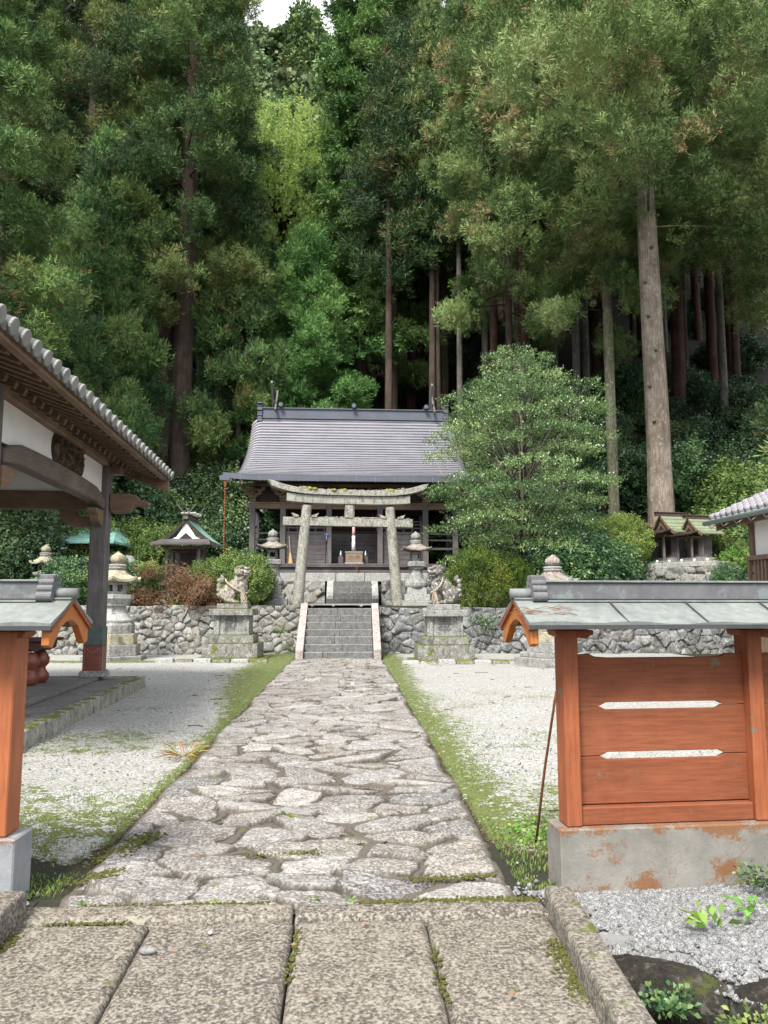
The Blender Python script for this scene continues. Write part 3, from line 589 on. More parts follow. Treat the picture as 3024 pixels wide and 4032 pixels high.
# ================================================================== LANTERNS
def lantern(kind, label, loc, sc=1., rz=0., mats=('granite', 'granite', 'granite'), group='stone lanterns of the precinct'):
    o = thing('stone_lantern', label, 'stone lantern', loc, rz, group, sc); mb_, mc, mr = [M[k] for k in mats]
    def hexl(name, prof, n, mat, bevel=.006, rot=None):
        mb = MB(); mb.lathe(prof, n, rot=PI/n if rot is None else rot); ob = mb.build(name, mat, o, bevel=bevel); return ob
    q = math.sqrt(2); z = 0
    if kind == 'big':    # hexagonal on square-cut stepped base (2.93 m)
        hexl('base_step', [(.86, 0), (.86, .12)], 6, mb_, .012); hexl('base_step', [(.69, .12), (.69, .40)], 6, mb_, .012)
        hexl('base_step', [(.60, .40), (.60, .68)], 6, M['stone_yellow'], .012); hexl('base_step', [(.52, .68), (.53, .90), (.47, .96)], 6, mb_, .012)
        hexl('shaft', [(.44, .96), (.45, 1.02), (.40, 1.07), (.28, 1.22), (.24, 1.35), (.25, 1.38), (.31, 1.385), (.33, 1.44)], 24, mc)
        hexl('platform', [(.34, 1.44), (.42, 1.53), (.44, 1.56), (.47, 1.57), (.47, 1.67), (.3, 1.69)], 6, mc)
        fz0, fz1, fr = 1.69, 2.0, .28
    else:
        hexl('base_step', [(.46*q, 0), (.46*q, .2)], 4, mb_, .012); hexl('base_step', [(.37*q, .2), (.37*q, .38)], 4, mb_, .012); hexl('base_step', [(.29*q, .38), (.28*q, .58)], 4, mb_, .012)
        hexl('shaft', [(.33, .58), (.35, .64), (.34, .72), (.24, .86), (.19, 1.03), (.2, 1.1), (.24, 1.14)], 24, mc)
        hexl('platform', [(.2*q, 1.14), (.22*q, 1.2), (.26*q, 1.21), (.26*q, 1.33), (.2*q, 1.36)], 4, mc)
        fz0, fz1, fr = 1.36, 1.64, .22
    # fire box built as six/four corner posts with open windows
    n = 6 if kind == 'big' else 4; mb = MB(); rot = PI/n
    for k in range(n):
        a = 2*PI*k/n+rot; a2 = 2*PI*(k+1)/n+rot; p = Vector((fr*math.cos(a), fr*math.sin(a), 0)); q2 = Vector((fr*math.cos(a2), fr*math.sin(a2), 0))
        e = (q2-p); inn = -(p+q2).normalized()*.05
        def seg(u0, u1, z0, z1):
            A = p+e*u0; B = p+e*u1; mb.add([(A.x, A.y, z0), (B.x, B.y, z0), (B.x+inn.x, B.y+inn.y, z0), (A.x+inn.x, A.y+inn.y, z0), (A.x, A.y, z1), (B.x, B.y, z1), (B.x+inn.x, B.y+inn.y, z1), (A.x+inn.x, A.y+inn.y, z1)],
                       [(0, 3, 2, 1), (4, 5, 6, 7), (0, 1, 5, 4), (1, 2, 6, 5), (2, 3, 7, 6), (3, 0, 4, 7)])
        seg(0, .24, fz0, fz1); seg(.76, 1, fz0, fz1); seg(.24, .76, fz0, fz0+.07); seg(.24, .76, fz1-.07, fz1)
    mb.build('fire_box', mc, o)
    # roof with upturned corners
    zr = fz1; W = .58 if kind == 'big' else .44; hgt = .30 if kind == 'big' else .22; nseg = n*8; rings = []
    prof = [(1., -.03), (1., .035), (.86, .05), (.66, .11), (.48, .19), (.38, .26), (.3, .30)] if kind == 'big' else [(1., -.0), (1.02, .04), (.86, .05), (.66, .09), (.45, .17), (.3, .22)]
    V = []; 
    for r_k, zz in prof:
        for k in range(nseg):
            a = 2*PI*k/nseg+rot; c = math.cos(((a-rot) % (2*PI/n))-PI/n)/math.cos(PI/n)
            cr = abs(((a-rot) % (2*PI/n))-PI/n)/(PI/n)
            rr = W*r_k*math.cos(PI/n)/math.cos(((a-rot) % (2*PI/n))-PI/n)*(1/math.cos(PI/n))*.95
            V.append((rr*math.cos(a), rr*math.sin(a), zr+.03+zz+(.09 if kind == 'big' else .08)*cr**3*r_k**3))
    F_ = [(i*nseg+k, i*nseg+(k+1) % nseg, (i+1)*nseg+(k+1) % nseg, (i+1)*nseg+k) for i in range(len(prof)-1) for k in range(nseg)]
    F_ += [tuple(range(nseg-1, -1, -1)), tuple((len(prof)-1)*nseg+k for k in range(nseg))]
    rb = MB(); rb.add(V, F_); rb.build('roof', mr, o)
    zt = zr+.03+prof[-1][1]; s = 1.0 if kind == 'big' else .78
    hexl('finial_ring', [(.2*s, zt-.02), (.23*s, zt+.03*s), (.22*s, zt+.08*s), (.24*s, zt+.1*s), (.2*s, zt+.14*s), (.12*s, zt+.15*s)], 24, M['granite'])
    f = hexl('finial', [(.1*s, zt+.14*s), (.17*s, zt+.19*s), (.19*s, zt+.27*s), (.175*s, zt+.35*s), (.1*s, zt+.41*s), (.03*s, zt+.455*s), (.012*s, zt+.48*s)], 20, mr if kind == 'big' else M['granite'], 0); f.data.polygons.foreach_set('use_smooth', [True]*len(f.data.polygons))
    return o
L1 = lantern('big', 'large hexagonal stone lantern with yellowed roof on inscribed tiers beside the left pavilion', (-5.95, 21.1, 0), 1.03, R(6), ('granite', 'granite_pale', 'stone_yellow'))
for ch, x in zip('穏安國皇', (-.34, -.14, .06, .25)): text('inscription', ch, M['carved'], L1, (x-.02, -.527, .54), (PI/2, 0, 0), .15)
text('inscription', '獻', M['carved'], L1, (0, -.262, 1.27), (PI/2-.3, 0, 0), .11); text('inscription', '燈', M['carved'], L1, (0, -.32, 1.16), (PI/2-.55, 0, 0), .11)
L5 = lantern('big', 'stone lantern with white lichened reddish roof behind the right orange fence', (5.3, 18.75, .22), (1., 1., .88), R(30), ('granite', 'granite', 'stone_red'))
MB().lathe([(1.0, -.27), (1.0, -.004)], 6, rot=PI/6).build('plinth', M['granite'], L5, bevel=.012)
lantern('big', 'half hidden stone lantern with yellowed roof among leaves at the far left', (-9.85, 26.2, 1.15), .82, R(6), ('granite', 'granite', 'stone_yellow'))
lantern('small', 'small square stone lantern left of the torii, partly behind shrubs', (-2.2, 25.2, TZ), 1.1, R(3), ('granite', 'granite', 'stone_red'))
lantern('small', 'small square stone lantern right of the torii with reddish roof', (2.48, 25.2, TZ-.06), 1.1, R(3), ('granite_pale', 'granite', 'stone_red'))
# ================================================================== GUARDIAN LIONS
def ell(c, s, rot=(0, 0, 0), n=1):
    bm = bmesh.new(); bmesh.ops.create_icosphere(bm, subdivisions=3 if n else 2, radius=1)
    Mx = Matrix.Translation(c) @ Euler(rot).to_matrix().to_4x4() @ Matrix.Diagonal((*s, 1))
    bm.transform(Mx); me = bpy.data.meshes.new('x'); bm.to_mesh(me); bm.free(); return me
def lion(label, loc, mir, mat, open_mouth, rz=0.):
    """seated lion-dog facing +x (mir=1); head turned to the viewer (-y)"""
    parts = []
    def E(x, y, z, a, b_, c, rx=0, ry=0, rzz=0): parts.append(ell((x, y, z), (a, b_, c), (rx, ry, rzz)))
    def limb(pts, rads):
        for i in range(len(pts)-1):
            p = Vector(pts[i]); q = Vector(pts[i+1])
            for k in range(7):
                t_ = k/6; r0 = rads[i]+(rads[i+1]-rads[i])*t_; c = p.lerp(q, t_); E(c.x, c.y, c.z, r0, r0, r0)
    # body: haunch low at -x, chest high at +x
    E(-.17, 0, .24, .21, .17, .22); E(-.02, 0, .40, .22, .16, .2, 0, -.75); E(.12, 0, .52, .17, .155, .22); E(.16, 0, .40, .14, .14, .18); E(.10, 0, .62, .13, .13, .13)
    for sy in (-1, 1):
        E(-.12, sy*.13, .22, .15, .075, .18, 0, .3)                       # thigh
        limb([(-.17, sy*.15, .08), (.03, sy*.16, .05)], [.06, .05]); E(.06, sy*.16, .045, .075, .055, .045)
        limb([(.17, sy*.10, .44), (.20, sy*.12, .24), (.21, sy*.12, .06)], [.085, .062, .055]); E(.25, sy*.12, .045, .085, .062, .045)
        for j in (-1, 0, 1): E(.31, sy*.12+j*.035, .035, .026, .02, .03); E(.125, sy*.16+j*.03, .03, .024, .018, .026)
        for j in range(3): E(-.2+j*.02, sy*.17, .13+j*.075, .04, .03, .045)
    # head
    hx, hy, hz = .17, -.05, .80
    E(hx, hy, hz, .15, .145, .135); E(hx+.11, hy-.05, hz-.03, .10, .10, .065); E(hx+.10, hy-.045, hz-.095-(.025 if open_mouth else 0), .085, .085, .03)
    E(hx+.19, hy-.085, hz+.0, .04, .05, .035); E(hx+.14, hy-.06, hz+.055, .08, .10, .035)
    for sy in (-1, 1): E(hx+.10, hy-.04+sy*.075, hz+.065, .035, .03, .03); E(hx+.04, hy+sy*.12, hz+.10, .035, .06, .045, 0, 0, sy*.4); E(hx+.17, hy-.07+sy*.055, hz-.045, .03, .02, .025)
    rr = random.Random(3 if mir > 0 else 5)
    for k in range(46):   # curls of the mane
        a = rr.uniform(PI*.42, PI*1.58); el = rr.uniform(-.95, .95); cx = hx-.01+.145*math.cos(a)*math.cos(el); cy = hy+.15*math.sin(a)*math.cos(el); cz = hz+.14*math.sin(el)
        s = rr.uniform(.026, .042); E(cx, cy, cz, s, s, s*.9)
    for k in range(14): E(hx-.05+rr.uniform(-.06, .08), hy+rr.choice([-1, 1])*rr.uniform(.08, .13), hz-.13-rr.uniform(0, .1), .032, .028, .032)
    # tail: upright curls at the back
    for k in range(4):
        z = .2+k*.115; E(-.36-.012*k+.03*(k == 3), 0, z, .065, .07, .075); E(-.405, -.04, z+.02, .035, .035, .045); E(-.39, .05, z+.03, .035, .035, .04)
    E(-.30, 0, .60, .05, .055, .07); E(-.33, -.02, .66, .035, .03, .05)
    me = bpy.data.meshes.new('guardian_lion'); bm = bmesh.new()
    for p_ in parts: bm.from_mesh(p_); bpy.data.meshes.remove(p_)
    bm.to_mesh(me); bm.free()
    V = np.empty(len(me.vertices)*3, np.float32); me.vertices.foreach_get('co', V); V = V.reshape(-1, 3); V[:, 0] *= mir; me.vertices.foreach_set('co', V.ravel())
    if mir < 0: me.flip_normals()
    me.materials.append(mat); o = link(bpy.data.objects.new('guardian_lion', me)); o.location = loc; o.rotation_euler.z = rz; o.scale = (1.13, 1.13, 1.1)
    rm = o.modifiers.new('remesh', 'REMESH'); rm.mode = 'VOXEL'; rm.voxel_size = .011; rm.use_smooth_shade = True
    tx = bpy.data.textures.new('weather', 'CLOUDS'); tx.noise_scale = .05; dm = o.modifiers.new('weathering', 'DISPLACE'); dm.texture = tx; dm.strength = .022; dm.mid_level = .5
    return tag(o, label, 'guardian lion statue', 'stone guardian lions')
def pedestal(label, loc, rz, char, top_mat, dx=0):
    o = thing('statue_pedestal', label, 'pedestal', loc, rz, 'pedestals of the guardian lions')
    box('foot_slab', M['stone_moss'], o, -.92, .92, -.62, .7, -.05, .06, bevel=.02)
    box('base_tier', M['stone_moss'], o, -.74, .74, -.5, .52, .062, .44, bevel=.012)
    box('middle_tier', M['stone_moss'], o, -.61, .61, -.42, .44, .442, .66, bevel=.012)
    b_ = MB(); b_.box(-.47, .47, -.28, .3, .662, 1.17); b_.box(-.47, -.32, -.32, -.283, .664, 1.168); b_.box(.32, .47, -.32, -.283, .664, 1.168); b_.build('die_block', M['granite'], o, bevel=.006)
    box('cap_slab', M[top_mat], o, -.58, .58, -.44, .44, 1.172, 1.35, bevel=.012); box('plinth', M[top_mat], o, -.41, .41, -.27, .27, 1.352, 1.49, bevel=.01)
    text('inscription', char, M['carved'], o, (0, -.284, .915), (PI/2, 0, 0), .42); return o
pedestal('mossy stone pedestal under the left guardian lion, carved with one character', (-2.82, 21.2, 0), R(-3), '獻', 'stone_moss')
lion('lichened guardian lion facing right with closed mouth, left of the steps', (-2.80, 21.2, 1.49), 1, M['lion_dark'], False, R(-3))
pedestal('stone pedestal under the right guardian lion with a moss patch on its lower tier', (2.80, 20.5, -.02), R(1), '奉', 'granite')
lion('whitish lichened guardian lion facing left with open mouth, right of the steps', (2.80, 20.5, 1.47), -1, M['lion'], True, R(1))
def straw(label, base, pts, tas, rz):
    o = thing('straw_rope', label, 'straw rope', base, rz, 'straw ropes on the guardian lions'); pts = [Vector(p) for p in pts]; n = 46; P_ = []
    for i in range(n):
        t_ = i/(n-1)*(len(pts)-1); k = min(int(t_), len(pts)-2); f = t_-k; P_.append(pts[k].lerp(pts[k+1], f))
    for ph in (0, PI):
        MB().tube([p+Vector((math.cos(i*.9+ph), 0, math.sin(i*.9+ph)))*.013 for i, p in enumerate(P_)], .016, 6).build('strand', M['rope'], o, smooth=True)
    mb = MB()
    for k in range(9):
        p = Vector(tas)+Vector((random.uniform(-.04, .04), random.uniform(-.02, .02), 0)); mb.tube([p, p+Vector((random.uniform(-.04, .1), -.02, -.18)), p+Vector((random.uniform(-.06, .16), -.03, -.36-random.uniform(0, .06)))], [.008, .011, .006], 5)
    mb.build('tassel', M['rope'], o); return o
straw('straw rope slung across the left guardian lion with a hanging tassel', (-2.80, 21.2, 1.49), [(-.26, -.02, .66), (-.2, -.2, .58), (0, -.24, .42), (.2, -.2, .32), (.33, -.1, .28), (.3, .1, .3)], (.24, -.2, .3), R(-3))
straw('straw rope slung across the right guardian lion with a hanging tassel', (2.80, 20.5, 1.47), [(-.02, -.1, .72), (-.04, -.2, .62), (-.12, -.24, .48), (-.24, -.22, .36), (-.33, -.12, .3), (-.3, .1, .32)], (-.27, -.22, .33), R(1))
# ================================================================== MAIN HALL
hl = thing('shrine_hall', 'old wooden shrine hall with a wide pale curved roof behind the torii', 'shrine hall', (.5, 30, 0), R(1.2))
HZ = 2.98
# plinth of cut stones
pl = MB(); xq = [-5.2, -4.2, -3.1, -2.1, -.72, .35, 1.5, 2.4, 3.4, 4.3, 5.2]
for k in range(10): pl.box(xq[k]+.006, xq[k+1]-.006, -1.12+.01*(k % 3), 6, 2.3, 2.62)
pl.build('plinth', M['granite_pale'], hl, bevel=.015)
dk = MB(); dk.box(-3.3, 3.3, -.95, 5.5, 2.625, 2.74); dk.box(-3.3, 3.3, -.9, 5.5, 2.745, 2.84); dk.build('lower_deck', M['wood_grey_x'], hl, bevel=.006)
dk = MB(); dk.box(-3.45, 3.45, -1.0, 5.6, 2.845, 2.9); dk.box(-3.4, 3.4, -.98, 5.6, 2.905, HZ); dk.build('floor_deck', M['wood_grey_x'], hl, bevel=.006)
px_ = [-3.97, -2.79, -1.0, 1.0, 2.79, 3.97]
for k, x in enumerate(px_):
    box('pillar', M['wood_grey'], hl, x-.105, x+.105, -.105, .105, 2.62 if k in (0, 5) else HZ, 5.62, bevel=.012)
for x in (-3.97, 3.97):
    for y in (1.8, 3.6, 5.4): box('pillar', M['wood_grey'], hl, x-.1, x+.1, y-.1, y+.1, 2.62, 5.62, bevel=.012)
for x in (-2.79, -1.0, 1.0, 2.79): box('pillar', M['wood_grey'], hl, x-.09, x+.09, 1.45, 1.62, HZ, 5.62, bevel=.01)
# planked front of the raised inner floor, wall and doors
mb = MB(); 
for k in range(8): mb.box(-2.7, 2.7, 1.0+.012*(k % 2), 1.1, HZ+k*.165+.003, HZ+(k+1)*.165-.003)
mb.build('board_front', M['wood_grey_x'], hl, bevel=.004)
box('inner_floor', M['wood_dark'], hl, -2.7, 2.7, .98, 5.4, HZ+1.325, HZ+1.40, bevel=.006)
for sx in (-1, 1):     # boards beside the centre bay
    mb = MB()
    for k in range(6): mb.box(min(sx*1.12, sx*2.68), max(sx*1.12, sx*2.68), .02, .06, HZ+k*.2+.004, HZ+(k+1)*.2-.004)
    mb.box(min(sx*1.11, sx*2.69), max(sx*1.11, sx*2.69), .0, .08, HZ+1.205, HZ+1.29); mb.build('side_boards', M['wood_grey_x'], hl, bevel=.004)
    mb = MB(); a0, a1 = min(sx*1.1, sx*2.7), max(sx*1.1, sx*2.7)
    for z in (1.42, 1.56, 1.68): mb.box(a0, a1, .03, .07, HZ+z, HZ+z+.05)
    for k in range(5): mb.box(a0+.1+k*.35, a0+.15+k*.35, .035, .065, HZ+1.29, HZ+1.68)
    mb.build('railing', M['wood_grey_x'], hl)
    mb = MB(); a0, a1 = min(sx*2.9, sx*3.87), max(sx*2.9, sx*3.87)
    for z in (.95, 1.2): mb.box(a0, a1, .0, .06, HZ+z, HZ+z+.05)
    mb.box(a0, a1, .0, .1, HZ+.6, HZ+.68)
    mb.build('railing', M['wood_grey_x'], hl)
mb = MB()
for x0, x1 in ((-2.68, -1.1), (-.92, -.02), (.02, .92), (1.1, 2.68)): mb.box(x0, x1, 1.56, 1.62, HZ+1.41, 5.2)
mb.build('door_panel', M['wood_dark'], hl, bevel=.01)
mb = MB()
for x0 in (-.86, .08): 
    for z in (HZ+1.5, HZ+1.95): mb.box(x0, x0+.78, 1.52, 1.555, z, z+.38)
mb.build('door_panel', wood('red_brown_door', (.045, .02, .014), (.08, .035, .022), 'z'), hl, bevel=.02)
for x in (-.5, .5, -1.9, 1.9):
    mb = MB(); mb.prism([(x-.14, 4.62), (x+.14, 4.62), (x+.24, 4.74), (x+.06, 4.72), (x, 4.84), (x-.06, 4.72), (x-.24, 4.74)], 1.48, 1.515); mb.build('gilt_ornament', M['gold'], hl)
# beams and brackets
mb = MB(); mb.box(-4.2, 4.2, -.09, .09, 5.15, 5.34); mb.box(-4.1, 4.1, -.12, .12, 5.345, 5.41); mb.build('head_beam', M['wood_tan'], hl, bevel=.01)
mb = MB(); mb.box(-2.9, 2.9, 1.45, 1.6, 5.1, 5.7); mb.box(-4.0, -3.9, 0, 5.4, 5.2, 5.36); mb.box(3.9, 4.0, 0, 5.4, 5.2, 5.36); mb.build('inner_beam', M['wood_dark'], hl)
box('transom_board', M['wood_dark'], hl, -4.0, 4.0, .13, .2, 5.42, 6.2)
for x in px_:
    mb = MB()
    for z, w_, d in ((5.44, .13, .13), (5.58, .17, .17)): mb.box(x-w_*.7, x+w_*.7, -d, d, z-.03, z+.02, tp=-.04); mb.box(x-w_, x+w_, -d, d, z+.02, z+.08)
    for q in (5.68, 5.84):
        ln = .34 if q < 5.7 else .5; mb.prism([(x-ln, q+.1), (x-ln, q+.06), (x-ln*.7, q-.01), (x+ln*.7, q-.01), (x+ln, q+.06), (x+ln, q+.1)], -.08, .08)
        for s in (-1, 0, 1): mb.box(x+s*ln*.8-.07, x+s*ln*.8+.07, -.1, .1, q+.1, q+.16, tp=-.012)
        mb.box(x-.05, x+.05, -.34-.2*(q > 5.7), .1, q+.02, q+.1)
    mb.build('bracket', M['wood_tan'], hl, bevel=.008)
box('purlin', M['wood_tan'], hl, -4.4, 4.4, -.14, .02, 6.02, 6.14); 
mb = MB(); nr = 58
for k in range(nr):
    x = -4.5+9*k/(nr-1); mb.beam((x, -1.2, 6.07), (x, .6, 6.42), .06, .075)
mb.build('rafters', M['wood_tan'], hl)
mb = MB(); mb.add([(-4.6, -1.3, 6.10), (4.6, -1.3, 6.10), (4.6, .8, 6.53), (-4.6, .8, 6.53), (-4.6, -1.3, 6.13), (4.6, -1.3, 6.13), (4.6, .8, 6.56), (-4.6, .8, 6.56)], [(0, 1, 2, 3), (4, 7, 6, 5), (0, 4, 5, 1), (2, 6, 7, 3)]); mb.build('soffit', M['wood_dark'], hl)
# roof sheets: stepped courses on a concave slope, rolled verges
m, t, b = newmat('grey_lilac_roof_sheet'); v = coords(t, (1, 1, 1)); n1 = noise(t, v, 1.1, 5); n2 = noise(t, coords(t, (.5, 6, 6)), 2, 4)
c = ramp(t, n1, [(.3, (.2, .2, .235)), (.7, (.255, .252, .29))]); c = mix(t, ramp(t, n2, [(.4, 0.), (.7, .35)]), c, (.17, .165, .185))
bk = N(t, 'ShaderNodeTexBrick'); bk.inputs['Scale'].default_value = 1; bk.inputs['Brick Width'].default_value = .9; bk.inputs['Row Height'].default_value = .11; bk.inputs['Mortar Size'].default_value = .004
t.links.new(coords(t), bk.inputs['Vector']); bk.inputs['Color1'].default_value = (1, 1, 1, 1); bk.inputs['Color2'].default_value = (.9, .9, .92, 1); bk.inputs['Mortar'].default_value = (.7, .7, .7, 1)
c = mix(t, .7, c, bk.outputs['Color'], 'MULTIPLY'); c = mix(t, attr(t, 'joint'), c, (.15, .15, .175)); t.links.new(c, b.inputs['Base Color']); b.inputs['Roughness'].default_value = .38; b.inputs['Specular IOR Level'].default_value = .6; M['roofsheet'] = m  # 'joint' on this roof is shade below each course lap, painted darker
def roofside(sgn, name):
    NC = 27; us = np.concatenate([np.linspace(-1, -.9, 8), np.linspace(-.88, .88, 20), np.linspace(.9, 1, 8)]); nu = len(us); V = []; J = []
    for k in range(NC):
        for e, lift, lap_shade in ((0, -.002, 1), (0, .014, 1), (.0, .016, 0), (1, 0, 0)):
            s = (k+e)/NC
            for u in us:
                half = 4.32+.62*(1-s)**3.; edge = max(0, (abs(u)-.9)/.1)
                y = -1.42+3.8*s; z = 6.24+3.12*s**1.42+.10*(1-s)**2*abs(u)**6-.26*edge**2*sstep(0, .25, s)-.04*edge**2
                V.append((u*half, y*sgn+2.4*(1-sgn)-(.006*sgn if lap_shade == 0 and e == 0 else 0), z+lift)); J.append(lap_shade)
    nr_ = NC*4
    F_ = [(i*nu+j, i*nu+j+1, (i+1)*nu+j+1, (i+1)*nu+j) for i in range(nr_-1) for j in range(nu-1)]
    return npobj(name, np.array(V), np.array(F_)[:, ::1 if sgn > 0 else -1], M['roofsheet'], hl, attrs={'joint': J})
roofside(1, 'roof_front'); roofside(-1, 'roof_back')
# eave fascia / gutter following the eave, gable boards
V = []; nseg = 40
for i in range(nseg+1):
    u = -1+2*i/nseg; x = u*4.93; z = 6.24+.10*abs(u)**6; V += [(x, -1.46, z-.2), (x, -1.36, z-.2), (x, -1.36, z+.0), (x, -1.46, z+.0)]
F_ = [(i*4+k, i*4+(k+1) % 4, (i+1)*4+(k+1) % 4, (i+1)*4+k) for i in range(nseg) for k in range(4)]+[(3, 2, 1, 0), tuple(nseg*4+k for k in range(4))]
mb = MB(); mb.add(V, F_); mb.build('gutter', M['blue_metal'], hl)
mb = MB()
for k in range(13): MB().box(-4.3+k*.72, -4.293+k*.72, -1.475, -1.462, 6.02, 6.25).build('gutter_strap', M['granite_pale'], hl)
for sx in (-1, 1):
    mb = MB(); P_ = []
    for i in range(13): s = i/12; P_.append((-1.4+3.8*s, 6.2+3.05*s**1.42))
    P2_ = [(4.8-y, z) for y, z in P_][::-1]; up = P_+P2_[1:]; lo = [(y, z-.28) for y, z in up][::-1]
    mb.prism([(a, b_-.06) for a, b_ in up]+lo, sx*4.2, sx*4.28, 'yz'); mb.build('gable_board', M['wood_grey_y'], hl)
mb = MB(); up = [(y+.3 if i < 12 else y, z-.28) for i, (y, z) in enumerate(P_)]; mb.prism([(-.6, 6.4), (2.4, 9.0), (5.4, 6.4)], -4.0, 4.0, 'yz'); mb.build('gable_wall', M['wood_grey_x'], hl)
mb = MB(); mb.box(-3.9, 3.9, 2.22, 2.58, 9.3, 9.36); mb.box(-3.88, 3.88, 2.26, 2.54, 9.362, 9.72); mb.box(-3.95, 3.95, 2.2, 2.6, 9.722, 9.77); mb.build('ridge', M['blue_metal'], hl, bevel=.008)
for sx in (-1, 1):
    mb = MB(); x = sx*3.98
    for k, (w_, z0, z1) in enumerate([(.26, 9.14, 9.26), (.22, 9.27, 9.38), (.24, 9.39, 9.5), (.2, 9.51, 9.62), (.25, 9.63, 9.76), (.2, 9.77, 9.9), (.3, 9.91, 9.98)]): mb.box(x-.11, x+.11, 2.4-w_, 2.4+w_, z0, z1)
    mb.build('ridge_end', M['blue_metal'], hl, bevel=.02)
    for s2 in (-1, 1):   # crossed finials seen nearly edge on
        mb = MB(); mb.beam((sx*3.38+s2*.07, 2.4-s2*.5, 9.55), (sx*3.38+s2*.07, 2.4+s2*.78, 10.72), .07, .17); mb.build('forked_finial', M['wood_grey'] if s2 > 0 else M['copper'], hl, bevel=.006)
for x in (-3.1, 0., 3.1):
    mb = MB(); mb.tube([(x, 2.0, 9.86), (x, 2.8, 9.86)], .09, 12); mb.build('ridge_billet', M['blue_metal'], hl)
for x, dx in ((-3.3, -.95), (0, -.12), (3.2, .15)):   # ropes lying down the roof
    mb = MB(); pp = []
    for i in range(20):
        s = 1-i/19*.97; pp.append((x+dx*(1-s)**1.3+.02*math.sin(i), -1.42+3.8*s, 6.24+3.12*s**1.42+.04))
    mb.tube(pp, .005, 5); mb.build('roof_rope', M['granite_pale'], hl)
# things at the hall
ob = thing('offering_box', 'pale wooden offering box at the centre of the hall front', 'offering box', (.48, 29.35, HZ))
box('body', wood('pale_box_wood', (.2, .15, .1), (.28, .215, .15), 'x'), ob, -.32, .32, -.2, .2, .05, .42, bevel=.006); box('rim', M['granite_pale'], ob, -.34, .34, -.22, .22, .422, .46, bevel=.004); box('foot', M['granite_pale'], ob, -.35, .35, -.23, .23, .0, .048, bevel=.004)
mb = MB()
for k in range(7): mb.box(-.3+k*.09, -.26+k*.09, -.19, .19, .462, .475)
mb.build('slat', M['wood_grey_y'], ob)
for ch, x in (('納', -.12), ('奉', .12)): text('inscription', ch, M['text_dark'], ob, (x, -.204, .23), (PI/2, 0, 0), .17, .002)
bl = thing('bell_rope', 'thick bell rope with red and white wraps hanging over the offering box', 'bell rope', (.46, 29.45, 3.5))
MB().tube([(0, 0, .9), (0, 0, 2.0)], .035, 10).build('cord', M['rope'], bl, smooth=True); MB().tube([(0, 0, .55), (0, 0, .92)], [.06, .05], 10).build('wrap', plain('faded_red_white_cloth', (.5, .34, .33), .9, var=.35, scale=12), bl, smooth=True)
MB().lathe([(.075, 0), (.07, .3), (.06, .42), (.07, .5), (.065, .56), (.03, .58)], 12).build('tassel', M['white'], bl, smooth=True)
for k, (x, lab) in enumerate(((.03, 'small pale bottle left of the offering box'), (.98, 'small pale bottle right of the offering box'))):
    bo = thing('bottle', lab, 'bottle', (x-.06, 29.55, HZ), 0, 'bottles beside the offering box'); MB().box(-.09, .09, -.07, .07, 0, .30).build('stand', M['wood_grey_x'], bo)
    MB().lathe([(.035, .302), (.036, .42), (.014, .45), (.012, .49)], 12).build('body', M['glass'], bo, smooth=True); MB().lathe([(.013, .491), (.013, .52)], 8).build('cap', M['white'], bo)
bh = thing('broom', 'straw broom leaning between the pillars at the left of the hall front', 'broom', (-1.95, 29.75, HZ), 0); mb = MB(); mb.tube([(.0, 0, .0), (-.03, .04, .45)], [.1, .035], 10); mb.build('bristles', plain('yellow_bristles', (.4, .28, .12), .9, scale=30), bh); MB().tube([(-.03, .04, .45), (-.09, .1, 1.1)], .015, 6).build('handle', M['rope'], bh)
sk = thing('walking_stick', 'dark stick with a pale blue cloth knotted at its top against the hall boards', 'stick', (-.62+.0, 29.7, HZ), 0); MB().tube([(0, 0, 0), (.03, .2, 1.15)], .015, 6).build('shaft', M['black'], sk)
mb = MB(); bl_ = plain('pale_blue_cloth', (.16, .2, .42), .8)
for a in (-.9, -.3, .4, 1.): mb.tube([(.03, .16, 1.12), (.03+.12*math.sin(a), .12, 1.12+.1*math.cos(a))], [.03, .012], 6)
mb.tube([(.03, .16, 1.12), (.03, .12, .9)], [.03, .02], 6); mb.build('cloth', bl_, sk, smooth=True)
ch_ = tag(MB().tube([(0, 0, 0), (.02, -.02, -.12), (-.02, -.01, -.22), (.03, 0, -.36), (.01, 0, -.5)], .022, 6).build('hanging_chain', M['rust']), 'short rusty chain hanging from the deck edge below the offering box', 'chain'); ch_.location = (.6, 28.96, 2.98)
# rain chains
def rain_chain(label, x, y, z0, z1):
    o = thing('rain_chain', label, 'rain chain', (x, y, z0), 0, 'copper rain chains at the eave corners'); n = int((z1-z0)/.105); mb = MB()
    for k in range(n):
        z = (z1-z0)-k*.105; mb.lathe([(.018, z-.085), (.024, z-.08), (.045, z-.02), (.048, z-.012)], 8)
    mb.build('cups', M['copper_bright'], o, smooth=True); MB().tube([(0, 0, .0), (0, 0, z1-z0)], .006, 5).build('link_wire', M['rust'], o)
    MB().lathe([(.05, z1-z0), (.09, z1-z0+.14), (.1, z1-z0+.16)], 10).build('funnel', M['copper_bright'], o)
rain_chain('bright copper rain chain at the left end of the hall eave', -4.33, 28.55, 2.6, 5.85); rain_chain('copper rain chain at the right end of the hall eave behind the broadleaf tree', 5.2, 28.65, 2.6, 5.95)
MB_ = MB().box(-.36, .0, -.06, .06, -.08, .1).build('gutter_end', M['blue_metal'], hl); MB_.location = (-4.7, -1.41, 6.12)
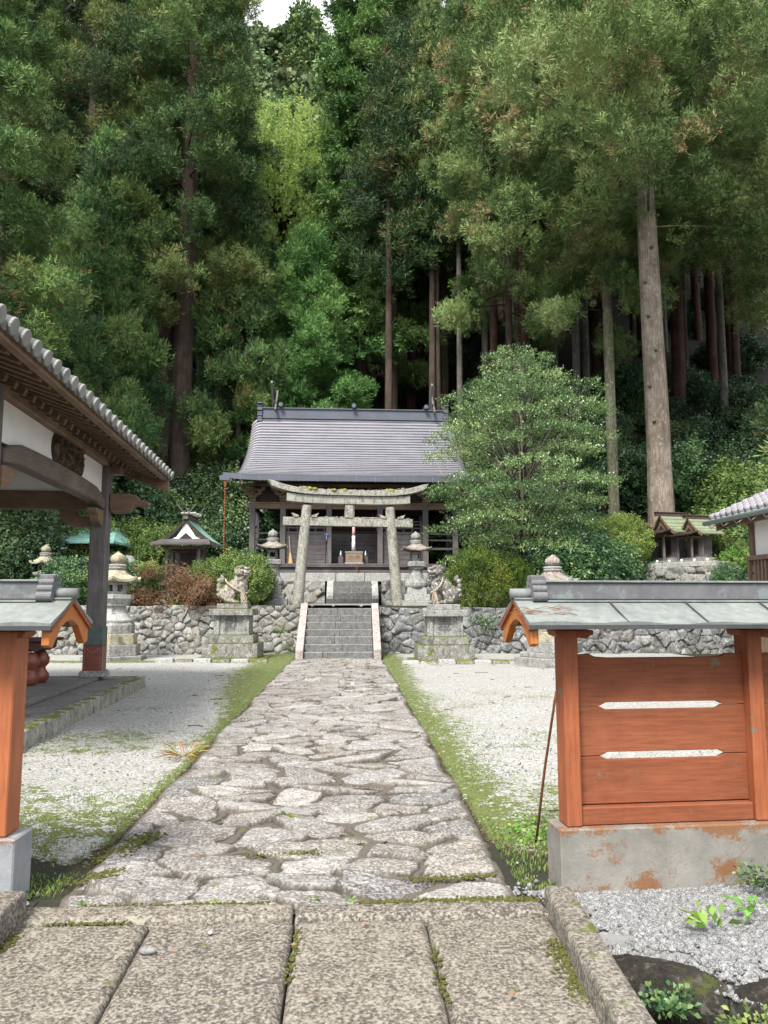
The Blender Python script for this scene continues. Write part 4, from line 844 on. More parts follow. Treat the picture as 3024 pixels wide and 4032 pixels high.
# ================================================================== LEFT PAVILION
pv = thing('open_pavilion', 'open timber pavilion with tiled roof and white plaster frieze at the left', 'pavilion', (-4.06, 13.6, 0), R(3.1))
box('platform', M['concrete_p'], pv, -6.5, .60, -8, .45, -.02, .2, bevel=.01)
mb = MB(); yy = .47
while yy > -8: mb.box(.605, .75, yy-1.1, yy-.012, -.02, .205); yy -= 1.1
mb.box(-6.5, .75, .475, .6, -.02, .205); mb.build('platform_edge', M['concrete_e'], pv, bevel=.015)
box('inner_floor', M['concrete_p'], pv, -5.4, .12, -5.2, .12, .203, .26, bevel=.008)
def pav_post(x, y):
    q = MB(); q.box(x-.142, x+.142, y-.142, y+.142, .36, 4.0); q.build('post', M['wood_grey'], pv, bevel=.02)
    q = MB(); q.box(x-.158, x+.158, y-.158, y+.158, .36, .78); q.build('copper_sheath', M['red_brown'], pv, bevel=.004)
    q = MB(); q.box(x-.156, x+.156, y-.156, y+.156, .783, 1.1); q.build('copper_sheath', M['verdigris'], pv, bevel=.004)
    q = MB(); q.box(x-.22, x+.22, y-.22, y+.22, .262, .36, tp=.03); q.build('base_stone', M['granite'], pv, bevel=.01)
    q = MB()
    for xx in (-.13, .13):
        for k in range(9): q.box(x+xx-.006, x+xx+.006, y-.164, y-.158, .4+k*.04, .41+k*.04); q.box(x+.158, x+.164, y+xx-.006, y+xx+.006, .4+k*.04, .41+k*.04)
    for k in range(7): a = k/6*PI; q.box(x-.09+.03*k-.005, x-.08+.03*k, y-.165, y-.159, .72-.05*math.sin(a), .73-.05*math.sin(a))
    q.build('rivets', M['granite_pale'], pv)
for x in (0, -5.):
    for y in (0, -4.98): pav_post(x, y)
# arched long beam with carved end (seen from the side)
for x in (0, -5.):
    mb = MB(); up = [(-4.65+4.5*i/16, 3.42+.05*math.sin(PI*i/16)-(.14 if i in (0, 16) else (.05 if i in (1, 15) else 0))) for i in range(17)]; lo = [(-4.65+4.5*i/16, 3.12+.07*min(1, math.sin(PI*i/16)*2.5)) for i in range(17)][::-1]
    mb.prism(up+lo, x-.11, x+.11, 'yz'); mb.build('rainbow_beam', M['wood_brown_y'] if 0 else M['wood_grey_y'], pv, bevel=.02)
    for yy in (-4.4, -.36):
        s = 1 if yy < -2 else -1; mb = MB(); mb.prism([(yy-s*.22, 3.1), (yy+s*.25, 3.1), (yy+s*.22, 3.03), (yy+s*.1, 2.98), (yy+s*.04, 2.88), (yy-s*.1, 2.84), (yy-s*.22, 2.82)], x-.08, x+.08, 'yz'); mb.build('bracket', M['wood_brown_y'], pv, bevel=.01)
for y in (0, -4.8):
    box('cross_beam', M['wood_brown_x'], pv, -4.85, -.15, y-.09, y+.09, 3.12, 3.44, bevel=.015)
    if y: continue
    mb = MB(); mb.prism([(.15, 3.16), (.15, 3.40), (.45, 3.42), (.6, 3.38), (.68, 3.30), (.82, 3.27), (.84, 3.2), (.7, 3.18), (.58, 3.2), (.52, 3.1), (.38, 3.06), (.2, 3.06)], y-.08, y+.08); mb.build('beam_nose', M['wood_brown_x'], pv, bevel=.015)
    mb = MB(); mb.prism([(-.15, 3.0), (-.15, 2.82), (-.5, 2.82), (-.66, 2.92), (-.7, 3.1), (-.4, 3.1), (-.38, 3.0)], y-.06, y+.06); mb.build('bracket', M['wood_brown_x'], pv, bevel=.01)
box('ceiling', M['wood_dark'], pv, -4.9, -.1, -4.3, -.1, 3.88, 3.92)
# plaster frieze with carved plaque
mb = MB(); mb.box(-.03, .03, -4.65, -.15, 3.38, 3.885); mb.build('plaster_frieze', M['plaster'], pv)
mb = MB(); mb.box(-4.85, -.15, -.03, .03, 3.44, 3.885); mb.box(-5.03, -4.97, -4.65, -.15, 3.38, 3.885); mb.build('plaster_frieze', M['plaster'], pv)
m, t, b = newmat('carved_panel_wood'); n1 = noise(t, coords(t, (1, 1, 1)), 11, 4, .7, 1.2); t.links.new(ramp(t, n1, [(.4, (.02, .012, .008)), (.55, (.13, .085, .05)), (.7, (.24, .16, .1))]), b.inputs['Base Color']); b.inputs['Roughness'].default_value = .8; bump(t, b, n1, 1, .12)
def rrect(y0, y1, z0, z1, r): 
    P_ = []
    for cy, cz, a0 in ((y1-r, z1-r, 0), (y0+r, z1-r, 90), (y0+r, z0+r, 180), (y1-r, z0+r, 270)):
        for k in range(6): a = R(a0+k*18); P_.append((cy+r*math.cos(a), cz+r*math.sin(a)))
    return P_
MB().prism(rrect(-2.85, -1.3, 3.47, 3.9, .2), .03, .05, 'yz').build('plaque_rim', M['wood_dark'], pv)
yy_, zz_ = np.meshgrid(np.linspace(-2.78, -1.37, 90), np.linspace(3.5, 3.88, 30), indexing='ij'); xx_ = .05+.05*np.clip((fbm(yy_*9, zz_*11, 3, 5)-.42)*5, 0, 1)
k_ = (np.abs(yy_+2.075)/.705)**6+(np.abs(zz_-3.69)/.19)**6; xx_ = np.where(k_ > .98, .04, xx_)
npobj('carved_plaque', np.stack([xx_, yy_, zz_], -1).reshape(-1, 3), gridfaces(90, 30), m, pv, smooth=True)
for x in (0, -5.): box('wall_plate', M['wood_brown_y'], pv, x-.14, x+.14, -7.4, 1.0, 3.89, 4.12, bevel=.015)
# the lower plate beam end beyond the post
box('tie_block', M['wood_brown_x'], pv, -.1, .32, -.11, .11, 3.76, 3.885, bevel=.01)
# roof: ridge at x=-2.5
SL = .36
def rz_(x): return 4.16+SL*(-x) if x > -2.5 else 4.16+SL*(x+5.)
mb = MB(); k = 0; yy = 1.0
while yy > -7.6:
    for s, x0, x1 in ((1, .80, -2.5), (-1, -5.8, -2.5)):
        mb.beam((x0, yy, rz_(x0)-.0), (x1, yy, rz_(x1)-.0), .09, .10)
    yy -= .30
mb.build('rafters', M['wood_brown_x'], pv)
mb = MB(); yy = 1.05
while yy > -7.6: mb.beam((.3, yy, rz_(.3)-.10), (-.3, yy, rz_(-.3)-.10), .08, .08); yy -= .30
mb.build('lower_rafters', M['wood_brown_x'], pv)
mb = MB()
for x0 in (.92, -5.92): mb.add([(x0, 1.12, rz_(x0)+.055), (x0, -7.7, rz_(x0)+.055), (-2.5, -7.7, rz_(-2.5)+.055), (-2.5, 1.12, rz_(-2.5)+.055), (x0, 1.12, rz_(x0)+.085), (x0, -7.7, rz_(x0)+.085), (-2.5, -7.7, rz_(-2.5)+.085), (-2.5, 1.12, rz_(-2.5)+.085)], [(0, 1, 2, 3), (7, 6, 5, 4), (0, 4, 5, 1), (3, 2, 6, 7), (1, 5, 6, 2), (0, 3, 7, 4)])
mb.build('roof_boarding', M['wood_brown_y'], pv)
mb = MB(); mb.box(.82, .92, -7.7, 1.12, rz_(.87)-.02, rz_(.87)+.10); mb.box(.925, .95, -7.72, 1.14, rz_(.87)+.03, rz_(.87)+.12); mb.build('eave_board', M['wood_brown_y'], pv, bevel=.006)
for yk in (1.1, -7.75):
    mb = MB(); x0 = .95; mb.prism([(x0, rz_(x0)+.05), (x0, rz_(x0)-.2), (-2.5, rz_(-2.5)-.2), (-5.95, rz_(-5.95)-.2), (-5.95, rz_(-5.95)+.05), (-2.5, rz_(-2.5)+.05)], yk, yk+.07); mb.build('gable_board', M['wood_brown_x'], pv, bevel=.006)
mb = MB(); md = MB(); me_ = MB(); yy = 1.15
while yy > -7.7:
    for x0, sg in ((.98, 1), (-5.98, -1)):
        mb.tube([(x0, yy, rz_(x0)+.14), (-2.5, yy, rz_(-2.5)+.14)], .078, 12)
        MB().tube([(x0+sg*.0, yy, rz_(x0)+.135), (x0+sg*.03, yy, rz_(x0)+.125)], .084, 16).build('tile_end', M['tile'], pv, bevel=.006)
        x1 = x0-sg*.02; md.add([(x1, yy-.06, rz_(x1)+.13), (x1, yy-.14, rz_(x1)+.09), (x1, yy-.22, rz_(x1)+.12), (-2.5, yy-.06, rz_(-2.5)+.13), (-2.5, yy-.14, rz_(-2.5)+.09), (-2.5, yy-.22, rz_(-2.5)+.12)], [(0, 1, 4, 3), (1, 2, 5, 4)])
        md.add([(x1+sg*.005, yy-.05, rz_(x1)+.14), (x1+sg*.005, yy-.25, rz_(x1)+.14), (x1+sg*.005, yy-.23, rz_(x1)+.06), (x1+sg*.005, yy-.14, rz_(x1)+.035), (x1+sg*.005, yy-.07, rz_(x1)+.06)], [(0, 1, 2, 3, 4)])
    yy -= .30
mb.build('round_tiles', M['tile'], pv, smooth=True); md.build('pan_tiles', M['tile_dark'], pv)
MB().box(-2.7, -2.3, -7.8, 1.25, rz_(-2.5)+.15, rz_(-2.5)+.5).build('ridge', M['tile'], pv, bevel=.02)
tb = thing('wooden_table', 'dark red brown table with bulbous turned legs inside the pavilion', 'table', (-5.05, 12.3, .26), R(3)); 
mb = MB(); mb.prism([(-.7, .66), (-.7, .55), (-.6, .5), (-.5, .55), (-.4, .49), (.4, .49), (.5, .55), (.6, .5), (.7, .55), (.7, .66)], -.35, .35); mb.box(-.78, .78, -.42, .42, .661, .7); mb.build('top', wood('dark_red_table_wood', (.05, .018, .014), (.09, .035, .028), 'x'), tb, bevel=.01)
for x in (-.5, .5):
    for y in (-.22, .22): MB().lathe([(.08, 0), (.13, .05), (.14, .13), (.09, .2), (.08, .24), (.13, .3), (.14, .38), (.09, .46), (.08, .492)], 14, (x, y)).build('leg', M['red_brown'], tb, smooth=True)
# ================================================================== ORANGE SLEEVE FENCES
def sleeve(label, loc, rz, sg, posts, pm, L=3.4):
    o = thing('sleeve_fence', label, 'roofed fence', loc, rz)
    def X(a, b_): return (min(sg*a, sg*b_), max(sg*a, sg*b_))
    def bx_(n, mt, a, b_, y0, y1, z0, z1, bevel=.004, **k): x0, x1 = X(a, b_); return box(n, M[mt], o, x0, x1, y0, y1, z0, z1, bevel=bevel, **k)
    bx_('concrete_base', 'fence_base' if sg > 0 else 'fence_base_l', -.03, L, -.05, .17, -.08, .32, .008)
    w_ = .085 if sg > 0 else .13
    for k, p in enumerate(posts): bx_('post', pm, p, p+w_, -.02, .12 if sg > 0 else .14, .322, 1.355, .006)
    for k, p in enumerate(posts):
        q = posts[k+1] if k+1 < len(posts) else L; a, b_ = p+w_, q
        if b_-a < .05: continue
        bx_('bottom_rail', 'vermilion_x', a+.002, b_-.002, .0, .12, .322, .415, .006)
        m0 = a+.14; m1 = b_-.13; zs = [.42, .672, .938, 1.22]
        for j in range(3):
            z0, z1 = zs[j]+.002, zs[j+1]-.002; lo_n = .018 if j > 0 else 0; hi_n = .018 if j < 2 else 0
            P_ = [(a, z0)]+([(m0, z0), (m0+.035, z0+lo_n), (m1-.035, z0+lo_n), (m1, z0)] if lo_n else [])+[(b_, z0), (b_, z1)]
            P_ += ([(m1, z1), (m1-.035, z1-hi_n), (m0+.035, z1-hi_n), (m0, z1)] if hi_n else [(b_-.09, z1+.002), (b_-.12, z1-.012), (b_-.2, z1-.018), (a+.2, z1-.018), (a+.12, z1-.012), (a+.09, z1+.002)])+[(a, z1)]
            mb = MB(); mb.prism([(sg*x, z) for x, z in P_], .045, .075); mb.build('panel_board', M['vermilion_x'], o, bevel=.002)
    bx_('head_beam', 'vermilion_x', -.0, L, .0, .12, 1.357, 1.41, .004)
    for p in posts:
        mb = MB(); c = p+w_/2; mb.prism([(sg*(c-w_/2-.045), 1.352), (sg*(c-w_/2-.045), 1.33), (sg*(c-w_/2-.01), 1.312), (sg*(c+w_/2+.01), 1.312), (sg*(c+w_/2+.01), 1.305), (sg*(c+w_/2+.07), 1.305), (sg*(c+w_/2+.085), 1.325), (sg*(c+w_/2+.10), 1.33), (sg*(c+w_/2+.10), 1.352)], -.023, .143) if 0 else mb.prism([(sg*(c-w_/2-.04), 1.353), (sg*(c-w_/2-.03), 1.325), (sg*(c-w_/2-.003), 1.315), (sg*(c+w_/2+.003), 1.315), (sg*(c+w_/2+.06), 1.305), (sg*(c+w_/2+.075), 1.325), (sg*(c+w_/2+.095), 1.33), (sg*(c+w_/2+.095), 1.353)], -.01, .13); mb.build('bracket', M['vermilion'], o, bevel=.003)
    # roof
    yc, hw, ze, zr = .06, .30, 1.40, 1.533
    for s in (-1, 1):
        mb = MB(); n = 40; V = []
        for i in range(n+1):
            a = -.23+(L+.2+.23)*i/n; wv = .006*math.sin(i*1.3)+.004*math.sin(i*.5)
            for y, z in ((yc+s*hw, ze+wv*(1 if s < 0 else 0)), (yc+s*hw*.5, (ze+zr)/2-.006), (yc, zr), (yc, zr-.014), (yc+s*hw*.5, (ze+zr)/2-.02), (yc+s*(hw-.003), ze-.026+wv*(1 if s < 0 else 0))): V.append((sg*a, y, z))
        F_ = [(i*6+k, i*6+(k+1) % 6, (i+1)*6+(k+1) % 6, (i+1)*6+k) for i in range(n) for k in range(6)]+[(0, 1, 2, 3, 4, 5), tuple(n*6+k for k in range(6))]
        mb.add(V, F_); mb.build('roof_sheet', M['copper'], o)
        x0, x1 = X(-.232, L+.2); mb = MB(); mb.box(x0, x1, min(yc+s*(hw-.004), yc+s*(hw+.003)), max(yc+s*(hw-.004), yc+s*(hw+.003)), ze-.034, ze-.012); mb.build('eave_trim', M['edge_metal'], o)
        mb = MB(); a = .30
        while a < L: MB().beam((sg*(a), yc+s*.05, zr-.018), (sg*(a+.0), yc+s*hw, ze+.002), .006, .008, up=(1, 0, 0)).build('sheet_seam', M['edge_metal'], o); a += .44
        
        mb = MB(); x0, x1 = X(-.22, L+.1); mb.add([(x0, yc+s*.26, ze+.0-.018), (x1, yc+s*.26, ze-.018), (x1, yc+s*.02, zr-.03), (x0, yc+s*.02, zr-.03), (x0, yc+s*.26, ze-.03), (x1, yc+s*.26, ze-.03), (x1, yc+s*.02, zr-.042), (x0, yc+s*.02, zr-.042)], [(0, 1, 2, 3), (7, 6, 5, 4), (0, 4, 5, 1), (0, 3, 7, 4), (1, 5, 6, 2), (3, 2, 6, 7)]); mb.build('roof_underboard', M['vermilion'], o)
    # gable board: chevron with upcurved notch
    t0 = zr-.022; e0 = ze-.036; P_ = [(yc-.27, e0), (yc-.27, e0-.075), (yc-.225, e0-.09), (yc-.12, t0-.135), (yc-.05, t0-.108), (yc, t0-.098), (yc+.05, t0-.108), (yc+.12, t0-.135), (yc+.225, e0-.09), (yc+.27, e0-.075), (yc+.27, e0), (yc, t0)]
    x0, x1 = X(-.215, -.175); mb = MB(); mb.prism(P_, x0, x1, 'yz'); mb.build('gable_board', M['orange'], o, bevel=.003)
    x0, x1 = X(-.23, -.20); mb = MB(); mb.prism([(yc-.285, ze-.03), (yc, zr-.014), (yc+.285, ze-.03), (yc+.275, ze-.045), (yc, t0-.01), (yc-.275, ze-.045)], x0, x1, 'yz'); mb.build('verge_strip', M['vermilion'], o)
    # ridge: short roll, stacked end ornament, long box
    mb = MB(); mb.tube([(sg*-.245, yc, zr+.018), (sg*-.09, yc, zr+.018)], .030, 14); mb.build('ridge_roll', M['copper'], o, smooth=True)
    x0, x1 = X(-.23, -.06); box('ridge_flashing', M['copper'], o, x0, x1, yc-.045, yc+.045, zr-.016, zr-.004)
    mb = MB()
    for k, (y_, z_, r_) in enumerate([(.056, .003, .026), (.045, .043, .022), (.033, .078, .02), (.018, .103, .018)]):
        for s in (-1, 1): mb.tube([(sg*-.135, yc+s*y_, zr+z_), (sg*-.055, yc+s*y_, zr+z_)], r_, 14)
    x0, x1 = X(-.131, -.059); mb.box(x0, x1, yc-.045, yc+.045, zr-.01, zr+.115); mb.build('ridge_end', M['copper_dark'], o, smooth=False)
    x0, x1 = X(-.055, L+.2); box('ridge_box', M['copper_dark'], o, x0, x1, yc-.045, yc+.045, zr-.012, zr+.078, bevel=.003); box('ridge_cap', M['copper'], o, x0, x1, yc-.058, yc+.058, zr+.08, zr+.092, bevel=.003)
    box('ridge_flashing', M['copper'], o, x0, x1, yc-.07, yc+.07, zr-.028, zr-.016, bevel=.002); return o
M['fence_base'] = None
for nm, cc, rr_ in (('fence_base', ((.15, .143, .128), (.235, .225, .205)), .57), ('fence_base_l', ((.2, .21, .225), (.31, .32, .335)), .6)):
    m, t, b = newmat('rust_stained_concrete' if nm == 'fence_base' else 'bluish_cracked_render'); v = coords(t); n1 = noise(t, v, 5, 6, .65); n2 = noise(t, v, 60, 4, .7); n3 = noise(t, coords(t, (1, 1, 1.6)), 3.6, 9, .66, 0)
    c = ramp(t, n1, [(.35, cc[0]), (.65, cc[1])]); sz_ = N(t, 'ShaderNodeSeparateXYZ'); t.links.new(v, sz_.inputs[0]); band = math_(t, 'MULTIPLY', ramp(t, sz_.outputs['Z'], [(.2, 0.), (.31, 1.)]), .09); n3 = math_(t, 'ADD', math_(t, 'ADD', n3, band), math_(t, 'MULTIPLY', math_(t, 'SUBTRACT', n2, .5), .35)); c = mix(t, ramp(t, n3, [(rr_-.03, 0.), (rr_+.05, .85)]), c, mix(t, n2, (.13, .045, .01), (.22, .09, .025))); c = mix(t, ramp(t, noise(t, v, 9, 8, .75), [(.6, 0.), (.68, .35)]), c, (.12, .1, .08))
    t.links.new(c, b.inputs['Base Color']); b.inputs['Roughness'].default_value = .92; bump(t, b, math_(t, 'ADD', n2, n1), .5, .006); M[nm] = m
sleeve('vermilion plank fence with copper roof and rust stained concrete base at the right', (1.43, 4.20, 0), R(4.2), 1, [.02, 1.09, 2.3], 'vermilion')
sleeve('faded orange roofed fence end on a pale bluish base at the left', (-1.41, 4.16, 0), R(-1), -1, [.03, 1.2, 2.4], 'orange_post')
rd = tag(MB().tube([(0, 0, 0), (.05, .0, .45), (.125, .01, .95)], .0085, 8).build('iron_rod', M['rust'], smooth=True), 'thin rusty rod leaning against the first post of the right fence', 'rod'); rd.location = (1.48, 5.02, 0); rd.rotation_euler = (0.12, 0, 0)
# pine needles lying on the right roof
mb = MB()
for k in range(16):
    x = 1.33+random.uniform(-.12, .13); y = 4.1+random.uniform(-.06, .03); z = 1.515-(4.22-y)*.45; a = random.uniform(-.5, .5); l = random.uniform(.04, .09); mb.tube([(x-l*math.cos(a), y-.2*l*math.sin(a), z-.05*l), (x, y, z+.012), (x+l*math.cos(a), y+.2*l*math.sin(a), z)], .0014, 4)
tag(mb.build('dry_needles', plain('dry_brown_needles', (.2, .1, .05), .9)), 'dry brown needles lying on the right fence roof', 'needles', kind='stuff')
# ================================================================== SMALL SHRINES
def mini(label, loc, rz, sc, roofm, facem='white', chigi=True, group='small subsidiary shrines', front=True, wide=1.):
    """front faces -y; gable to the front, ridge along y, pent roof in front"""
    o = thing('small_shrine', label, 'small shrine', loc, rz, group, sc); W = .62*wide
    MB().box(-.8*wide, .8*wide, -1.0, .95, 0, .12).box(-.7*wide, .7*wide, -.5, .8, .122, .3).build('base', M['granite'], o, bevel=.01)
    MB().box(-W*.8, W*.8, -.05, .75, .302, 1.55).build('body', M['wood_grey'], o); MB().box(-.3*wide, -.01, -.075, -.052, .5, 1.3).box(.01, .3*wide, -.075, -.052, .5, 1.3).build('door', M['wood_dark'], o, bevel=.005)
    for x in (-W, W):
        for y in (-.75, 0): box('pillar', M['wood_grey'], o, x-.05, x+.05, y-.05, y+.05, .122 if y < -.5 else .302, 1.5, bevel=.006)
    MB().box(-W-.15, W+.15, -.8, -.7, 1.42, 1.54).box(-W-.05, W+.05, -.06, .0, 1.35, 1.5).box(-W-.05, -W+.05, -.69, -.07, 1.42, 1.52).box(W-.05, W+.05, -.69, -.07, 1.42, 1.52).build('beam', M['wood_brown_x'], o, bevel=.006)
    mb = MB()   # pent roof
    a, b2 = W+.52, W+.2; mb.add([(-a, -1.25, 1.56), (a, -1.25, 1.56), (b2, -.2, 1.84), (-b2, -.2, 1.84), (-a, -1.25, 1.63), (a, -1.25, 1.63), (b2, -.2, 1.9), (-b2, -.2, 1.9)], [(0, 3, 2, 1), (4, 5, 6, 7), (0, 1, 5, 4), (1, 2, 6, 5), (2, 3, 7, 6), (3, 0, 4, 7)]); mb.build('pent_roof', M['wood_grey_x'] if roofm != 'cedar_shingle' else M['wood_dark'], o)
    for s in (-1, 1):   # main roof, concave, courses
        V = []; n = 10; yy0, yy1 = -.45, 1.1
        for i in range(n+1):
            t_ = i/n; x = s*((W+.55)*(1-t_)); z = 1.62+.98*t_**1.35; V += [(x, yy0, z), (x, yy1, z), (x, yy1, z+.07), (x, yy0, z+.07)]
        F_ = [(i*4+k, i*4+(k+1) % 4, (i+1)*4+(k+1) % 4, (i+1)*4+k) for i in range(n) for k in range(4)]+[(0, 1, 2, 3), (n*4, n*4+3, n*4+2, n*4+1)]
        mb = MB(); mb.add(V, F_)
        if roofm == 'cedar_shingle':
            for i in (2, 4, 6, 8): t_ = i/n; x = s*((W+.55)*(1-t_)); z = 1.69+.98*t_**1.35; mb.beam((x, yy0-.01, z), (x, yy1+.01, z), .06, .05)
        mb.build('main_roof', M[roofm], o)
        mb = MB(); V = []
        for i in range(n+1):
            t_ = i/n; x = s*((W+.57)*(1-t_)); z = 1.60+.98*t_**1.35; V += [(x, yy0-.04, z-.1*(1-.3*t_)), (x, yy0+.0, z-.1*(1-.3*t_)), (x, yy0-.0, z+.09), (x, yy0-.04, z+.09)]
        mb.add(V, F_); mb.build('gable_board', M['wood_dark'] if roofm != 'cedar_shingle' else M['wood_tan'], o)
    mb = MB(); mb.prism([(-W-.2, 1.75), (-W*.6, 1.92), (0, 2.52), (W*.6, 1.92), (W+.2, 1.75)], -.40, -.36); mb.build('gable_wall', M[facem], o)
    mb = MB(); mb.prism([(-.34, 1.78), (0, 2.08), (.34, 1.78), (.1, 1.8), (0, 1.86), (-.1, 1.8)], -.43, -.405); mb.build('gable_carving', M['wood_dark'], o)
    rdm = M['maroon'] if roofm == 'cedar_shingle' else M['wood_grey_y']
    MB().box(-.09, .09, -.55 if roofm != 'cedar_shingle' else -.75, 1.15, 2.6, 2.78).box(-.14, .14, -.6 if roofm != 'cedar_shingle' else -.8, 1.2, 2.782, 2.82).build('ridge', rdm, o, bevel=.006)
    if chigi:
        for y in (-.42, .95):
            for s in (-1, 1): MB().beam((s*-.12, y+s*.02, 2.62), (s*.38, y+s*.02, 3.22), .03, .09, up=(0, 1, 0)).build('forked_finial', M['wood_grey'], o)
        for y in (-.1, .35, .75): MB().tube([(-.3, y, 2.88), (.3, y, 2.88)], .05, 8).build('ridge_billet', M['granite_pale'], o)
    return o
s1 = mini('small shrine with white gable and crossed roof finials left of the hall', (-5.55, 28.2, 2.1), R(-3), .92, 'green_copper')
sh = thing('small_shrine', 'shrine with mint green copper roof half hidden at the far left', 'small shrine', (-9.65, 29.2, 1.9), R(-4), 'small subsidiary shrines')
MB().box(-1.0, 1.0, -.1, 1.2, 0, 1.75).build('body', M['wood_grey'], sh); MB().box(-.5, .5, -.13, -.102, .4, 1.4).build('door', M['wood_dark'], sh)
for x in (-.95, .95): box('pillar', M['wood_grey'], sh, x-.07, x+.07, -.85, -.71, 0, 1.75)
MB().box(-1.2, 1.2, -.85, -.7, 1.55, 1.7).build('beam', M['wood_brown_x'], sh)
mb = MB(); mb.add([(-1.65, -1.35, 1.8), (1.65, -1.35, 1.8), (1.1, .4, 2.45), (-1.1, .4, 2.45), (-1.65, 2.1, 1.8), (1.65, 2.1, 1.8), (-1.65, -1.35, 1.72), (1.65, -1.35, 1.72), (1.65, 2.1, 1.72), (-1.65, 2.1, 1.72)], [(0, 1, 2, 3), (3, 2, 5, 4), (1, 5, 2), (0, 3, 4), (0, 6, 7, 1), (1, 7, 8, 5), (5, 8, 9, 4), (4, 9, 6, 0), (6, 9, 8, 7)]); mb.build('roof', M['green_copper'], sh)
MB().box(-.25, .2, -.16, -.135, .75, 1.35).build('paper_streamer', M['white'], sh)
sh2 = thing('small_shrine', 'shrine with pale mossy roof behind the trunk of the round broadleaf tree', 'small shrine', (6.55, 27.3, 1.5), R(4), 'small subsidiary shrines')
MB().box(-.62, .62, -.1, 1.0, 0, 2.15).build('body', M['wood_grey'], sh2); MB().box(-.35, .35, -.13, -.102, .5, 1.9).build('door', M['wood_dark'], sh2)
for x in (-.7, .7): box('pillar', M['wood_grey'], sh2, x-.06, x+.06, -.7, -.58, 0, 2.1)
MB().box(-.85, .85, -.7, -.57, 1.9, 2.05).build('beam', M['wood_brown_x'], sh2)
mb = MB(); mb.add([(-1.1, -1.1, 2.15), (1.1, -1.1, 2.15), (.85, .4, 2.75), (-.85, .4, 2.75), (-1.1, 1.6, 2.15), (1.1, 1.6, 2.15), (-1.1, -1.1, 2.08), (1.1, -1.1, 2.08), (1.1, 1.6, 2.08), (-1.1, 1.6, 2.08)], [(0, 1, 2, 3), (3, 2, 5, 4), (1, 5, 2), (0, 3, 4), (0, 6, 7, 1), (1, 7, 8, 5), (5, 8, 9, 4), (4, 9, 6, 0), (6, 9, 8, 7)]); mb.build('roof', plain('mossy_pale_roof', (.45, .45, .28), .8, var=.3), sh2)
MB().tube([(5.75, 26.3, 1.4), (5.75, 26.3, 5.2)], .035, 8).build('drain_pole', M['granite_pale']); tag(bpy.data.objects['drain_pole'], 'thin pale pole standing before the shrine behind the broadleaf tree', 'pole')
sb = thing('shrine_podium', 'low stone podium with pale kerb carrying three small shrines at the right', 'podium', (0, 0, 0))
PA = Vector((9.9, 27.0, 0)); PB = Vector((12.0, 24.1, 0)); dv = (PB-PA).normalized(); nv = Vector((-dv.y, dv.x, 0)); ang = math.atan2(dv.y, dv.x)
Mx = Matrix.Translation(PA) @ Matrix.Rotation(ang, 4, 'Z')
pw = stone_wall('rubble_face', 'x', -.3, 3.7, 1.2, 2.68, 0, 60, M['wall_l'], 31, res=.03, depth=1.5, bat=.0); pw.location = PA; pw.rotation_euler.z = ang; pw.parent = sb
for k_ in ('label', 'category'): del pw[k_]
MB().box(-.2, 3.6, -.02, 1.45, 2.685, 2.85, M=Mx).build('kerb', M['granite_pale'], sb, bevel=.015)
labs = ['leftmost and farthest of the three small green shingled shrines on the right podium', 'middle and tallest of the three small green shingled shrines on the right podium', 'nearest and rightmost of the three small green shingled shrines on the right podium']
for k, (t_, s) in enumerate(((.6, .48), (1.5, .64), (2.5, .57))):
    p = PA+dv*t_+nv*.75; mini(labs[k], (p.x, p.y, 2.85), R(-76), s, 'cedar_shingle', 'wood_tan', False, 'three shingled shrines on the podium')
for k in range(8):
    p = PA+dv*(.1+k*.45)+nv*.1; c = tag(MB().lathe([(.04, 0), (.045, .07), (.04, .1)], 10).build('white_cup', M['white'], smooth=True), 'tiny white offering cup on the podium kerb before the three shrines', 'cup', 'white offering cups on the podium'); c.location = (p.x, p.y, 2.85)
# ================================================================== RIGHT BUILDING (eave facing the court, far end towards the shrines)
rb = thing('office_building', 'tile roofed building with white wall and brown lattice at the right edge', 'building', (9.72, 17.6, 0), R(.5))
MB().box(0, 5, -9, 0, 2.56, 3.6).build('wall', M['plaster'], rb)
for y in (-.09, -3., -6): box('post', M['wood_brown_z'], rb, -.06, .1, y-.09, y+.09, 0, 3.5)
mb = MB(); mb.box(-.22, .05, -9, -.1, 2.48, 2.58); mb.box(-.2, -.1, -.22, -.12, 0, 2.475)
for k in range(56): mb.box(-.17, -.11, -.42-k*.15, -.36-k*.15, 0, 2.475)
for k in range(11): mb.box(-.14, -.1, -.36, -.225, .1+k*.21, .27+k*.21)
mb.box(-.1, -.06, -9, -.2, 0, 2.475); mb.box(-.06, 5, -.06, -.02, 0, 2.5); mb.build('lattice', M['wood_brown_z'], rb)
def rzz(x): return 3.42+.44*(x+.7)
mb = MB(); mb.add([(-.7, .4, 3.42), (3, .4, rzz(3)), (3, -9, rzz(3)), (-.7, -9, 3.42), (-.7, .4, 3.5), (3, .4, rzz(3)+.08), (3, -9, rzz(3)+.08), (-.7, -9, 3.5)], [(0, 3, 2, 1), (4, 5, 6, 7), (0, 1, 5, 4), (1, 2, 6, 5), (2, 3, 7, 6), (3, 0, 4, 7)]); mb.build('roof_boarding', M['wood_brown_y'], rb)
mb = MB(); y = .36; md = MB()
